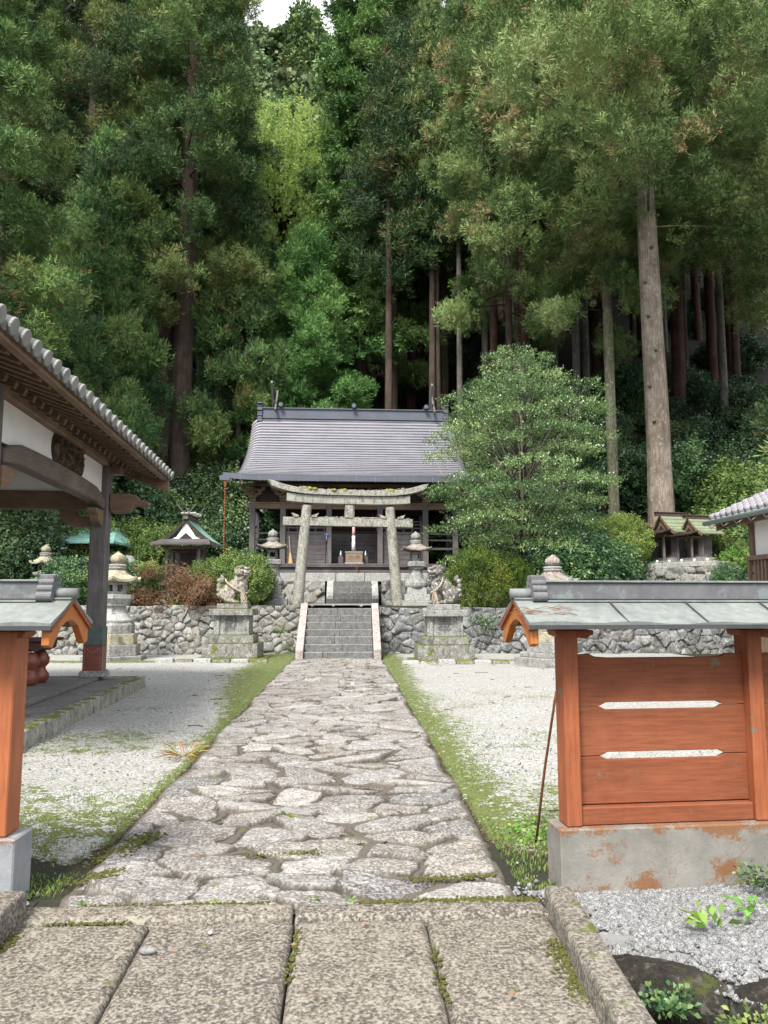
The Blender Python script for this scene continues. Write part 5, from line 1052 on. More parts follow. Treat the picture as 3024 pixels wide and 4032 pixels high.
while y > -9:
    for k in range(13):
        x = -.78+k*.28; mb.tube([(x, y, rzz(x)+.15), (x+.29, y, rzz(x+.29)+.125)], [.078, .066], 10)
        md.add([(x, y, rzz(x)+.13), (x, y-.13, rzz(x)+.085), (x, y-.26, rzz(x)+.13), (x+.28, y, rzz(x+.28)+.10), (x+.28, y-.13, rzz(x+.28)+.055), (x+.28, y-.26, rzz(x+.28)+.10), (x, y-.13, rzz(x)+.05)], [(0, 1, 4, 3), (1, 2, 5, 4), (0, 6, 1), (1, 6, 2)])
    y -= .27
mb.build('round_tiles', M['tile_lilac'], rb, smooth=True); md.build('pan_tiles', M['tile_lilac'], rb)
MB().tube([(-.86, .5, 3.40), (-.86, -9, 3.42)], .06, 12).build('gutter', plain('green_grey_gutter', (.2, .25, .24), .5), rb, smooth=True)
mb = MB(); y = .3
while y > -9: MB().tube([(-.86, y, 3.34), (-.8, y, 3.27), (-.66, y, 3.36)], .012, 5).build('gutter_bracket', M['granite_pale'], rb); y -= .6
mb = MB(); mb.prism([(-.66, 3.40), (-.66, 3.2), (3, rzz(3)-.24), (3, rzz(3)-.02)], .28, .34); mb.box(-.5, -.4, -9, .27, 3.3, 3.42); mb.build('gable_board', M['wood_brown_x'], rb)
sp = thing('stacked_stone', 'two dark stones stacked behind the large left lantern', 'stones', (-7.7, 27.9, 1.5), 0)
for z, s, sd_ in ((.3, (.4, .35, .42), 61), (.92, (.35, .3, .34), 62), (1.45, (.36, .3, .24), 63)):
    o = rock('boulder', 'x', (.1*math.sin(sd_), 0, z), s, sd_, 'wall_r' if 0 else 'granite', n=26); o.parent = sp
    for k_ in ('label', 'category'): del o[k_]
# ================================================================== VEGETATION
def basis(D, r):
    D = D/np.linalg.norm(D, axis=1)[:, None]; a = r.normal(size=D.shape); a -= (a*D).sum(1)[:, None]*D; a /= np.linalg.norm(a, axis=1)[:, None]; b = np.cross(D, a)
    return np.stack([a, b, D], 2)       # columns x, y, z
def scatter(V0, F0, pos, dirs, sc, r, tint, nz=1.):
    n = len(pos); B = basis(dirs, r); V = np.einsum('nij,kj->nki', B, V0)*np.asarray(sc)[:, None, None]+pos[:, None]
    F_ = (F0[None]+(np.arange(n)*len(V0))[:, None, None]).reshape(-1, F0.shape[1])
    return V.reshape(-1, 3), F_, np.repeat(tint, len(V0))
def kites(base, dirs, ln, wd, r, droop=0.):
    """thin diamond blades: base point, direction, length, width"""
    n = len(base); D = dirs/np.linalg.norm(dirs, axis=1)[:, None]; a = r.normal(size=D.shape); a -= (a*D).sum(1)[:, None]*D; a /= np.linalg.norm(a, axis=1)[:, None]
    ln = np.asarray(ln)[:, None]; wd = np.asarray(wd)[:, None]; tip = base+D*ln; tip[:, 2] += -droop*ln[:, 0]; mid = base+D*ln*.5
    V = np.stack([base, mid+a*wd/2, tip, mid-a*wd/2], 1).reshape(-1, 3); return V, np.arange(4*n).reshape(n, 4)
def tuft(r, k=16, spread=1.35, l0=.09, l1=.24, w=.028, lift=.4):
    th = r.uniform(.25, spread, k); ph = r.uniform(0, 2*PI, k); d = np.stack([np.sin(th)*np.cos(ph), np.sin(th)*np.sin(ph), np.cos(th)], 1)
    b_ = d*r.uniform(0, .12, k)[:, None]+np.stack([np.zeros(k), np.zeros(k), r.uniform(-.12, .1, k)], 1)
    a = np.cross(d, [0, 0, 1.])+r.normal(0, .35, (k, 3)); a -= (a*d).sum(1)[:, None]*d; a /= np.linalg.norm(a, axis=1)[:, None]
    ln = r.uniform(l0, l1, k)[:, None]; wd = (r.uniform(.7, 1.3, k)*w)[:, None]; tip = b_+d*ln; mid = b_+d*ln*.5
    return np.stack([b_, mid+a*wd/2, tip, mid-a*wd/2], 1).reshape(-1, 3), np.arange(4*k).reshape(k, 4)
def sprig(r, k=9, L=.34, leaf=.085, w=.045):
    t_ = np.linspace(.1, 1, k); b_ = np.stack([.02*r.normal(size=k), .02*r.normal(size=k), t_*L], 1); ph = np.arange(k)*2.4+r.uniform(0, 6); d = np.stack([np.cos(ph), np.sin(ph), r.uniform(.1, .8, k)], 1)
    return kites(b_, d, leaf*r.uniform(.7, 1.2, k), w*r.uniform(.8, 1.2, k), r)
def trunkmesh(name, pts, rads, mat, seed=0, n=22, flare=0., ridge=.05, per=None):
    pts = np.array(pts, float); L = np.concatenate([[0], np.cumsum(np.linalg.norm(np.diff(pts, axis=0), axis=1))]); m_ = per or int(max(10, L[-1]*2.2)); tt = np.linspace(0, 1, m_)
    C = np.stack([np.interp(tt, L/L[-1], pts[:, k]) for k in range(3)], 1); rr = np.interp(tt, np.linspace(0, 1, len(rads)), rads)
    A, T = np.meshgrid(np.linspace(0, 2*PI, n, endpoint=False), tt, indexing='xy'); h = T*L[-1]
    rad = rr[:, None]*(1+ridge*np.sin(A*7+seed+.3*np.sin(h))+ridge*2*(fbm(np.cos(A)*2+seed, np.sin(A)*2+h*.25, 4, seed)-.5))+flare*np.exp(-h*1.6)*(1+.5*np.sin(A*5+seed))
    V = C[:, None]+np.stack([np.cos(A), np.sin(A), A*0], -1)*rad[..., None]
    i, j = np.meshgrid(np.arange(m_-1), np.arange(n), indexing='ij'); F_ = np.stack([i*n+j, i*n+(j+1) % n, (i+1)*n+(j+1) % n, (i+1)*n+j], -1).reshape(-1, 4)
    return npmesh(name, V.reshape(-1, 3), F_, mat, smooth=True)
def limbs_mesh(lst, mat, name='limb_framework'):
    mb = MB()
    for pts, r0, r1 in lst: mb.tube(pts, [r0+(r1-r0)*k/(len(pts)-1) for k in range(len(pts))], 5)
    me = bpy.data.meshes.new(name); me.from_pydata([tuple(v) for v in mb.v], [], mb.f); me.materials.append(mat); me.polygons.foreach_set('use_smooth', [True]*len(me.polygons)); return me
def cedar(name, zb, zt, prof, nl, npuff, ntuft, seed, mat, barkm, ts=1., hang=.0, asym=None, pr=.62, up=.8, dead=.015, k=16, flat=.75, hinoki=False):
    """crown of limbs carrying ball-like clusters of needle sprays; returns crown mesh, limb mesh"""
    r = np.random.default_rng(seed); tf = [tuft(r, k) for _ in range(4)] if not hinoki else [tuft(r, 16, 1.5, .12, .28, .055) for _ in range(4)]
    P_, D_, S_, T_ = [], [], [], []; limbs = []
    for i in range(nl):
        t_ = ((i+r.uniform(0, 1))/nl)**.92; z = zb+(zt-zb)*t_; az = i*2.399+r.uniform(-.5, .5); L = prof(t_)*r.uniform(.62, 1.15)
        if asym: L *= 1+asym[1]*math.cos(az-asym[0])
        d = np.array([math.cos(az), math.sin(az), 0]); s_ = np.linspace(0, 1, 8); zz = z+L*(.10*s_-(.34+hang)*s_**2+.16*s_**4)*(1 if t_ < .85 else .1)
        pts = d[None]*(s_*L)[:, None]; pts[:, 2] = zz; limbs.append(([tuple(p) for p in pts[:7]], .015+.006*L, .008))
        lt = r.uniform(.05, .82); side = np.array([-d[1], d[0], 0])
        for q in range(max(3, int(npuff*(.45+.55*L/prof(.3))))):
            u = r.uniform(.28 if not asym else .06, 1.)**.7; c = np.array([np.interp(u, s_, pts[:, 0]), np.interp(u, s_, pts[:, 1]), np.interp(u, s_, zz)])+side*r.normal(0, .12+.11*L*(1-abs(u-.6)))+np.array([0, 0, r.uniform(-.5, .1)])
            rad = pr*r.uniform(.6, 1.35); nn = int(ntuft*(rad/pr)**1.5*r.uniform(.8, 1.2)); ms = 8; cv = r.normal(size=(ms, 3)); cv[:, 2] += .3; cv /= np.linalg.norm(cv, axis=1)[:, None]
            w2 = r.integers(0, ms, nn); v = r.normal(size=(nn, 3)); v += cv[w2]*.7; v[:, 2] += .2; v /= np.linalg.norm(v, axis=1)[:, None]
            pp = c+cv[w2]*np.array([rad, rad, rad*flat])*.55+v*rad*.52*r.uniform(.6, 1., nn)[:, None]; dd = v+np.array([0, 0, up])+d*.25
            if hinoki: dd = v*.8+np.array([0, 0, -.1])+d*.5
            P_.append(pp); D_.append(dd); S_.append(r.uniform(.55, 1.35, nn)*ts); base = np.clip(lt+r.uniform(-.2, .2), 0, .86); tn = np.clip(base+r.uniform(-.16, .16, ms)[w2]+r.normal(0, .05, nn), 0, .88)
            if r.uniform() < dead: tn = r.uniform(.93, 1, nn); 
            T_.append(np.where(r.uniform(size=nn) < .012, 1., tn))
    P_, D_, S_, T_ = map(np.concatenate, (P_, D_, S_, T_)); w_ = r.integers(0, 4, len(P_)); VV, FF, TT = [], [], []; n0 = 0
    for q in range(4):
        s_ = w_ == q; V, F_, T1 = scatter(*tf[q], P_[s_], D_[s_], S_[s_], r, T_[s_]); VV.append(V); FF.append(F_+n0); TT.append(T1); n0 += len(V)
    return npmesh(name+'_crown', np.concatenate(VV), np.concatenate(FF), mat, {'tint': np.concatenate(TT)}), limbs_mesh(limbs, barkm)
G1, G2 = (.022, .05, .026), (.05, .105, .04)
LM = {
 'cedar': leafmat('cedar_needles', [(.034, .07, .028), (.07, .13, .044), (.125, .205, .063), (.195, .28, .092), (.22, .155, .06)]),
 'cedar_warm': leafmat('sunlit_cedar_needles', [(.066, .11, .036), (.125, .185, .06), (.2, .275, .095), (.285, .35, .14), (.27, .19, .1)]),  # sunlit copy of the cedar needles, warm sunlight put into the colour
 'cedar_dark': leafmat('shaded_cedar_needles', [(.03, .065, .03), (.05, .1, .042), (.075, .14, .055), (.1, .17, .065), (.16, .1, .05)]),  # shaded copy of the cedar needles, shade put into the colour
 'hinoki': leafmat('cypress_sprays', [(.05, .13, .035), (.085, .2, .055), (.14, .28, .08), (.2, .34, .11), (.18, .3, .1)]),
 'maple': leafmat('yellow_green_leaves', [(.19, .29, .07), (.28, .38, .1), (.36, .45, .14), (.45, .52, .19), (.42, .42, .15)], transl=.45),
 'far': leafmat('far_canopy_leaves', [(.07, .12, .055), (.11, .17, .07), (.16, .22, .1), (.21, .26, .13), (.13, .18, .09)]),  # paler leaves: haze of distance put into the colour
 'broad': leafmat('evergreen_leaves', [(.05, .095, .03), (.09, .15, .045), (.15, .22, .07), (.23, .3, .11), (.4, .42, .2)], rough=.35, spec=.7, transl=.2),
 'shrub': leafmat('dark_shrub_leaves', [(.03, .07, .032), (.05, .11, .045), (.08, .155, .055), (.12, .195, .07), (.16, .23, .08)], rough=.42, spec=.5, transl=.15),
 'shrub_light': leafmat('light_shrub_leaves', [(.07, .12, .04), (.12, .19, .055), (.18, .26, .075), (.24, .32, .1), (.32, .35, .12)], transl=.3),
 'azalea': leafmat('azalea_leaves', [(.035, .07, .018), (.07, .13, .025), (.125, .2, .035), (.21, .28, .05), (.2, .17, .05)], transl=.3),
 'dead': leafmat('dead_brown_leaves', [(.06, .03, .018), (.1, .05, .03), (.16, .085, .05), (.22, .13, .08), (.3, .2, .12)]),
 'fern': leafmat('bright_fern', [(.1, .2, .04), (.16, .3, .06), (.2, .36, .08), (.25, .4, .1), (.3, .4, .1)], transl=.3),
 'grass': leafmat('short_grass', [(.08, .13, .03), (.12, .2, .04), (.17, .27, .06), (.22, .3, .08), (.3, .28, .12)], transl=.3)}
B = {'brown': bark('brown_cedar_bark', (.05, .036, .03), (.12, .09, .075)), 'big': bark('grey_tan_cedar_bark', (.15, .115, .085), (.38, .315, .26), .45, (.42, .46, .42)),
 'mossy': bark('olive_cedar_bark', (.15, .14, .1), (.3, .28, .21), .5, (.42, .46, .38), (.1, .11, .045)), 'red': bark('reddish_cedar_bark', (.06, .03, .026), (.12, .065, .055)),
 'dark': bark('dark_limb_bark', (.03, .024, .018), (.07, .055, .042)), 'grey': bark('grey_bark', (.1, .09, .08), (.2, .18, .16), .3)}
P_tall = lambda R_: (lambda t_: R_*(.55+.45*math.sin(PI*min(1, t_*1.15+.15)))*(1-max(0, t_-.75)*2.6))
cone = lambda R_: (lambda t_: R_*(1.02-t_)**.75+.3)
CR = {}
CR['a'] = cedar('cedar', 9, 33, P_tall(4.4), 78, 13, 34, 101, LM['cedar'], B['dark'])
CR['b'] = cedar('cedar', 5, 30, P_tall(4.0), 74, 13, 34, 102, LM['cedar'], B['dark'])
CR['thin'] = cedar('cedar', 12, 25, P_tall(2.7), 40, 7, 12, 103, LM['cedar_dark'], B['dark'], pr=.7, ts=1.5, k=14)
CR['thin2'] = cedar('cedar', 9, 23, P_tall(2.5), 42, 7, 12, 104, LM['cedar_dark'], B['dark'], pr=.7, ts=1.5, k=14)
CR['small'] = cedar('cedar', 2.5, 14, cone(3.2), 64, 9, 30, 105, LM['cedar'], B['dark'], pr=.55)
CR['hin'] = cedar('cypress', 5, 36, cone(4.3), 120, 12, 22, 106, LM['hinoki'], B['dark'], pr=.62, up=0., hang=.12, dead=0, hinoki=True)
CR['big'] = cedar('great_cedar', 12.4, 34, lambda t_: 8.2*(1-.55*t_), 92, 22, 36, 107, LM['cedar_warm'], B['mossy'], asym=(PI*1.05, .30), hang=-.04, dead=.03, k=16, pr=.66, ts=.9)
CR['big2'] = cedar('cedar', 9, 30, P_tall(5.0), 74, 13, 34, 108, LM['cedar_warm'], B['dark'], dead=.03)
TK = {}
def tree(name, label, cat, x, y, crown, trunk, rz=0., sc=(1, 1, 1), group=None, z=None, cm=None):
    zz = float(ter(x, y)) if z is None else z
    o = thing(name, label, cat, (x, y, zz-.15), rz, group, sc)
    link(bpy.data.objects.new('trunk', trunk), o)
    c = link(bpy.data.objects.new('crown', crown[0]), o)
    if len(crown) > 1 and crown[1]: link(bpy.data.objects.new('limb_framework', crown[1]), o)
    if cm: c.material_slots[0].link = 'OBJECT'; c.material_slots[0].material = cm
    return o
t_a = trunkmesh('trunk', [(0, 0, 0), (.05, 0, 12), (0, 0, 31)], [.5, .42, .3, .08], B['brown'], 1, flare=.12)
t_thin = trunkmesh('trunk', [(0, 0, -1), (.1, 0, 12), (0, 0, 24)], [.24, .2, .16, .05], B['brown'], 2, n=12)
t_thin2 = trunkmesh('trunk', [(0, 0, -1), (-.1, 0, 12), (0, 0, 23)], [.2, .17, .13, .05], B['grey'], 3, n=12)
t_thin3 = trunkmesh('trunk', [(0, 0, -1), (.15, 0, 12), (0, 0, 24)], [.3, .25, .18, .05], B['red'], 4, n=12)
t_hin = trunkmesh('trunk', [(0, 0, 0), (0, 0, 35)], [.4, .34, .2, .05], B['dark'], 5)
t_sm = trunkmesh('trunk', [(0, 0, -.5), (.05, 0, 13)], [.17, .12, .04], B['brown'], 6, n=12)
# near giants
tree('cedar_tree', 'large dark cedar with drooping clusters at the far left edge above the pavilion', 'cedar tree', -12.9, 25.6, CR['b'], t_a, .6, (.92, .92, .95))
tree('cedar_tree', 'tall cedar left of the thick trunk, its slim brown trunk showing halfway up', 'cedar tree', -13.1, 38, CR['a'], trunkmesh('trunk', [(0, 0, 0), (-.3, 0, 31)], [.38, .34, .28, .08], B['brown'], 11), 2.1)
tree('cedar_tree', 'huge cedar with thick fluted trunk behind the white gabled shrine', 'cedar tree', -7.75, 36, CR['a'], trunkmesh('trunk', [(0, 0, -1), (-.2, 0, 16), (-.3, 0, 31)], [.52, .42, .3, .1], B['brown'], 12, flare=.2, ridge=.09), 4.0, (1.02, 1.02, 1.05))
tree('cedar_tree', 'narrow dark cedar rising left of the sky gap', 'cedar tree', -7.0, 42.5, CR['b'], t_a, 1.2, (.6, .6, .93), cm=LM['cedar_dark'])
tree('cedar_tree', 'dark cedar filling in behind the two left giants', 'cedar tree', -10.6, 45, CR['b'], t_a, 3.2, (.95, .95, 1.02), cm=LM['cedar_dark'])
tree('cedar_tree', 'cedar behind the far left edge tree', 'cedar tree', -18.4, 40, CR['a'], t_a, 5.2, (.95, .95, .95))
tree('cedar_tree', 'slender cedar leaning in front of the thick left trunk', 'cedar tree', -10.9, 33.6, CR['small'], t_sm, .5, (1.0, 1.0, 1.3))
tree('cedar_tree', 'bushy young cedar below the maple, left of the hall ridge end', 'cedar tree', -5.2, 37.5, CR['small'], t_sm, 1.1, (.95, .95, 1.25))
tree('cedar_tree', 'bright green young cedar directly above the left half of the hall roof', 'cedar tree', -2.0, 38.6, CR['small'], t_sm, 2.1, (1.05, 1.05, 1.08), cm=LM['hinoki'])
tree('cypress_tree', 'towering bright green cypress directly behind the hall', 'cypress tree', .95, 44.5, CR['hin'], t_hin, .4, (1., 1., 1.02))
tree('cypress_tree', 'second green cypress to the right behind the hall cypress', 'cypress tree', 4.6, 49, CR['hin'], t_hin, 2.4, (.95, .95, 1.))
# the great cedar on the right
g9 = tree('great_cedar_tree', 'great cedar with pale lichened trunk standing behind the three small shrines at the right', 'cedar tree', 11.75, 27.6, CR['big'], trunkmesh('trunk', [(0, 0, -1), (.02, 0, 5), (-.05, .1, 14), (-.3, .2, 32)], [.52, .43, .39, .355, .32, .27, .2, .08], B['big'], 21, n=40, flare=.1, ridge=.035, per=120), 0., z=3.3)
mb = MB(); rr = random.Random(4)
for k in range(9): a = -PI/2+rr.uniform(-1.2, 1.2); z = 5+k*1.35; rd_ = .5-.016*z; mb.tube([(rd_*.9*math.cos(a), rd_*.9*math.sin(a), z), ((rd_+.1)*math.cos(a), (rd_+.1)*math.sin(a), z+.03)], [.07, .05], 8)
mb.build('branch_stub', B['mossy'], g9, smooth=True)
mb = MB()   # pale broken branch hanging by the trunk
for p_ in ([(-.1, -.55, 17.6), (-.3, -.7, 16.6), (-.6, -.75, 15.3)], [(-.1, -.55, 17.6), (.15, -.7, 16.7), (.3, -.8, 15.4), (.25, -.8, 14.6)], [(.15, -.7, 16.7), (.45, -.75, 16.2), (.5, -.8, 15.6)]): mb.tube(p_, .035, 6)
mb.build('broken_branch', B['big'], g9, smooth=True)
tree('cedar_tree', 'cedar with slim mossy pale trunk just left of the great right cedar', 'cedar tree', 11.35, 31.4, CR['big2'], trunkmesh('trunk', [(.15, 0, -1), (0, 0, 6), (-.3, 0, 28)], [.28, .25, .2, .06], B['mossy'], 22, n=24), 1.3, (.8, .8, 1.), z=4.6)
tree('cedar_tree', 'cedar with dark reddish trunk to the right of the great cedar', 'cedar tree', 17.6, 38.5, CR['big2'], trunkmesh('trunk', [(.15, 0, -1), (-.4, 0, 28)], [.38, .33, .26, .08], B['red'], 23), 2.2, (.95, .95, 1.1), cm=LM['cedar'])
tree('cedar_tree', 'warm green cedar at the right edge with sky showing through its top', 'cedar tree', 19.6, 30.5, CR['big2'], t_a, 4.1, (.9, .9, 1.05))
tree('cedar_tree', 'olive tinted cedar left of the slim pale trunk with low hanging clusters', 'cedar tree', 7.9, 35.5, CR['big2'], t_thin, .9, (.86, .86, 1.08))
tree('cedar_tree', 'tall cedar behind the olive tinted one', 'cedar tree', 10.2, 42, CR['a'], t_thin3, .2, (.95, .95, 1.08))
tree('cedar_tree', 'tall cedar behind the great cedar crown', 'cedar tree', 15.0, 44, CR['a'], t_thin3, 2.9, (1., 1., 1.08), cm=LM['cedar_dark'])
tree('cedar_tree', 'near cedar whose branch tips enter at the right edge', 'cedar tree', 14.6, 19.2, CR['small'], t_sm, 1.9, (1.02, 1.02, 1.15), z=.5)
# slender trees of the dark wood
r = np.random.default_rng(77); pos = []; tries = 0
while len(pos) < 150 and tries < 9000:
    tries += 1; y = 36+46*r.uniform()**1.25; x = r.uniform(-.62*y, .66*y)
    if -.19 < x/y < .03: continue
    if x/y < -.12 and y < 42 and x > -24: continue
    if y < 38.5 and abs(x-.5) < 7: continue
    if pos and min((x-a)**2+(y-b_)**2 for a, b_ in pos) < 2.3**2: continue
    pos.append((x, y))
for k, (x, y) in enumerate(pos):
    v = k % 3; side = 'left' if x < -.1*y else ('middle' if x < .12*y else 'right')
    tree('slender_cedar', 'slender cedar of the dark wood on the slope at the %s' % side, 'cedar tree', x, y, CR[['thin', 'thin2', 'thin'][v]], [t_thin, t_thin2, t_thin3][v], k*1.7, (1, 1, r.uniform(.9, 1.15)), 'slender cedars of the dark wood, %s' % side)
for k, (px_x, y, tk) in enumerate(((4.66, 40, t_thin), (6.1, 39.6, t_thin2), (8.3, 41, t_thin3), (10.6, 38.2, t_thin), (12.9, 39.4, t_thin2), (14.6, 41, t_thin3), (19.5, 42, t_thin), (21.2, 40.2, t_thin3))):
    tree('slender_cedar', ['slim brown trunked cedar nearest the hall ridge', 'grey barked slim cedar above the round tree left shoulder', 'reddish slim cedar above the round tree', 'pale brown slim cedar just right of the round tree top', 'grey slim cedar immediately left of the mossy trunk', 'slim cedar seen between the mossy and great trunks', 'slim cedar right of the reddish trunk', 'slim red brown cedar near the right edge of the wood'][k], 'cedar tree', px_x, y, CR['thin'], tk, k*2.1, (.9, .9, 1.12), cm=LM['cedar'])
# maple in the gap
def broad(name, R_, H_, n, seed, mat, sp=(12, .5, .13, .08), zc=0., lump=.35, shell=.45, flatfan=False, up=.6):
    r = np.random.default_rng(seed); sg = [sprig(r, *sp) for _ in range(4)]; v = r.normal(size=(n, 3)); v /= np.linalg.norm(v, axis=1)[:, None]
    k = 1+lump*(fbm(v[:, 0]*2.2+seed, v[:, 1]*2.2+v[:, 2]*2.1, 4, seed)-.5)*2; rad = (shell+(1-shell)*r.uniform(size=n)**.6)*k
    p = v*rad[:, None]*np.array([R_, R_, H_]); p[:, 2] += zc; clump = fbm(p[:, 0]*1.6+9, p[:, 1]*1.6+p[:, 2]*1.9, 3, seed+2)
    keep = clump > .34; p, v, clump = p[keep], v[keep], clump[keep]; d = v*.8+np.array([0, 0, up]); t1 = np.clip((clump-.3)*1.6+r.normal(0, .12, len(p)), 0, 1)
    VV, FF, TT = [], [], []; n0 = 0; w_ = r.integers(0, 4, len(p))
    for q in range(4):
        s_ = w_ == q; V, F_, T1 = scatter(*sg[q], p[s_], d[s_], r.uniform(.75, 1.25, s_.sum()), r, t1[s_]); VV.append(V); FF.append(F_+n0); TT.append(T1); n0 += len(V)
    return npmesh(name, np.concatenate(VV), np.concatenate(FF), mat, {'tint': np.concatenate(TT)})
mp_crown = broad('crown', 5.4, 6.0, 3900, 31, LM['maple'], (10, .5, .19, .13), 14.2, .4, .25)
r = np.random.default_rng(8); lm = []
for k in range(9):
    a = k*2.4; e = (math.cos(a)*r.uniform(1.5, 3), math.sin(a)*r.uniform(1.5, 3), r.uniform(13, 17)); m_ = (e[0]*.35, e[1]*.35, 11.6+.4*k % 2); lm.append(([(0, 0, 9.5), m_, (e[0]*.8, e[1]*.8, e[2]-1.6), e], .22, .06))
tree('maple_tree', 'yellow green broadleaf tree with dark forked limbs glowing in the gap', 'broadleaf tree', -5.0, 54, (mp_crown, limbs_mesh(lm, B['dark'])), trunkmesh('trunk', [(0, 0, -1), (0, 0, 9.8)], [.3, .16], B['dark'], 33, n=12), z=18.2)
# far hillside canopy
far = [broad('crown', 4.4, 3.6, 1500, 40+k, LM['far'], (6, .8, .62, .5), 6, .35, .5) for k in range(2)]; farc = broad('crown', 2.2, 6., 1500, 45, LM['cedar'], (6, .8, .6, .3), 7, .3, .3)
t_far = trunkmesh('trunk', [(0, 0, -1), (0, 0, 6)], [.3, .2], B['dark'], 35, n=8, per=5)
r = np.random.default_rng(12); pos = []; tries = 0
while len(pos) < 120 and tries < 9000:
    tries += 1; y = 57+105*r.uniform()**.9; x = y*r.uniform(-.2, .06) if len(pos) < 85 else y*r.uniform(-.55, .6)
    if len(pos) >= 85 and y < 80: continue
    if abs(x/y+.09) < .02 and y < 62: continue
    if pos and min((x-a)**2+(y-b_)**2 for a, b_ in pos) < 4.2**2: continue
    pos.append((x, y))
for k, (x, y) in enumerate(pos):
    cr = farc if (k % 4 == 3) else far[k % 2]; s = r.uniform(.75, 1.25)*(1 if y > 75 else .8)
    tree('hillside_tree', 'distant tree of the canopy covering the hillside in the gap', 'broadleaf tree', x, y, (cr,), t_far, k*1.3, (s, s, s*r.uniform(.85, 1.2)), 'distant trees covering the hillside')
for k, (x, y, s) in enumerate(((-3.6, 47, .75), (-6.6, 50, 1.05), (-8.3, 54, 1.1), (-2.2, 52, .95))):
    tree('cedar_tree', ['young cedar below the maple limbs', 'young cedar lower left of the maple', 'cedar at the left foot of the maple', 'young cedar lower right of the maple'][k], 'cedar tree', x, y, CR['small'], t_sm, k, (s, s, s*.8))
# ---- round evergreen tree in the middle right
r = np.random.default_rng(55); fans = []; lm = []
for k in range(70):
    t_ = (k+.5)/70; z = 1.3+6.4*t_; az = k*2.399; Rz = 2.75*math.sqrt(max(.03, 1-((z-3.9)/4.0)**2))*r.uniform(.62, 1.14)
    L = max(.35, Rz-.5); c = (math.cos(az)*L, math.sin(az)*L, z+.18*L*(.7 if z > 4 else -.3)); fans.append((c, az, 1.05*r.uniform(.8, 1.2)*(1 if z < 6.3 else .7))); lm.append(([(0, 0, max(.9, z-1.3-.2*L)), (c[0]*.5, c[1]*.5, z-.35), c], .045, .012))
for k, (az, L, z) in enumerate(((.1, 3.2, 5.3), (.25, 2.6, 2.1), (PI-.1, 2.6, 3.2), (PI+.2, 2.5, 1.0), (PI+.1, 2.8, 4.7), (PI+.5, 2.6, 2.2), (PI-.3, 2.4, .6), (-.4, 2.5, 3.6), (-.2, 2.5, 1.0))):
    c = (math.cos(az)*L, math.sin(az)*L, z); fans.append((c, az, .8)); lm.append(([(0, 0, z-.8), (c[0]*.5, c[1]*.5, z-.25), c], .05, .012))
P_, D_, T_ = [], [], []
for c, az, R_ in fans:
    n = int(135*R_**2); a = r.uniform(0, 2*PI, n); q = np.sqrt(r.uniform(size=n))*R_; p = np.stack([c[0]+q*np.cos(a)*1.1, c[1]+q*np.sin(a), c[2]-.22*q*q/R_+r.normal(0, .06, n)+.1], 1)
    d = np.stack([np.cos(a)*.7+math.cos(az)*.7, np.sin(a)*.7+math.sin(az)*.7, r.uniform(-.05, .7, n)], 1); P_.append(p); D_.append(d); T_.append(np.clip(r.uniform(.1, .6)+r.normal(0, .16, n), 0, 1)*np.where(r.uniform(size=n) < .08, 1.5, 1))
P_, D_, T_ = map(np.concatenate, (P_, D_, T_)); sg = [sprig(r, 10, .30, .078, .036) for _ in range(5)]; w_ = r.integers(0, 5, len(P_)); VV, FF, TT = [], [], []; n0 = 0
for q in range(5):
    s_ = w_ == q; V, F_, T1 = scatter(*sg[q], P_[s_], D_[s_], r.uniform(.7, 1.2, s_.sum()), r, np.clip(T_[s_], 0, 1)); VV.append(V); FF.append(F_+n0); TT.append(T1); n0 += len(V)
tree('evergreen_tree', 'round layered broadleaf evergreen with glossy small leaves right of the hall', 'broadleaf tree', 6.1, 25.3, (npmesh('crown', np.concatenate(VV), np.concatenate(FF), LM['broad'], {'tint': np.concatenate(TT)}), limbs_mesh(lm, B['grey'])), trunkmesh('trunk', [(0, 0, 0), (.08, 0, 1.5), (-.05, 0, 3.8), (.02, 0, 7.4)], [.13, .11, .09, .03], B['mossy'], 56, n=14), .3, (.94, .96, 1.06), z=1.9)
# ---- shrubs
SH = {}
SH['dark'] = broad('foliage', 1.15, 1.0, 4400, 61, LM['shrub'], (9, .24, .085, .045), .95, .4, .3)
SH['dark2'] = broad('foliage', 1.25, .9, 3800, 62, LM['shrub'], (9, .26, .105, .048), .85, .5, .35)
SH['light'] = broad('foliage', 1.1, .95, 3600, 63, LM['shrub_light'], (9, .22, .07, .038), .9, .45, .4)
SH['fine'] = broad('foliage', 1.05, .95, 3600, 64, LM['azalea'], (8, .16, .055, .03), .95, .6, .5)
SH['camel'] = broad('foliage', 1.2, .95, 3300, 65, LM['shrub'], (9, .22, .08, .04), .9, .25, .5)
SH['dead'] = broad('foliage', 1.2, .7, 2200, 66, LM['dead'], (9, .4, .12, .022), .55, .6, .2, up=-.2)
t_sh = trunkmesh('stem', [(0, 0, -.2), (.05, 0, 1.2)], [.05, .02], B['dark'], 67, n=8, per=6)
def shrub(kind, label, x, y, z, s, rz=0., name='shrub', cat='shrub', group=None, cm=None):
    o = thing(name, label, cat, (x, y, z), rz, group, s); link(bpy.data.objects.new('stem', t_sh), o); c = link(bpy.data.objects.new('foliage', SH[kind]), o)
    if cm: c.material_slots[0].link = 'OBJECT'; c.material_slots[0].material = cm
    return o
shrub('fine', 'rounded yellow green azalea overhanging the wall right of the right lion', 4.25, 23.75, 1.12, (.95, .85, 1.08), 0, 'azalea_bush', 'bush')
shrub('fine', 'small yellow green azalea spray beside the thin pale pole', 5.55, 24.1, 1.6, (.6, .5, .7), 1, 'azalea_bush', 'bush')
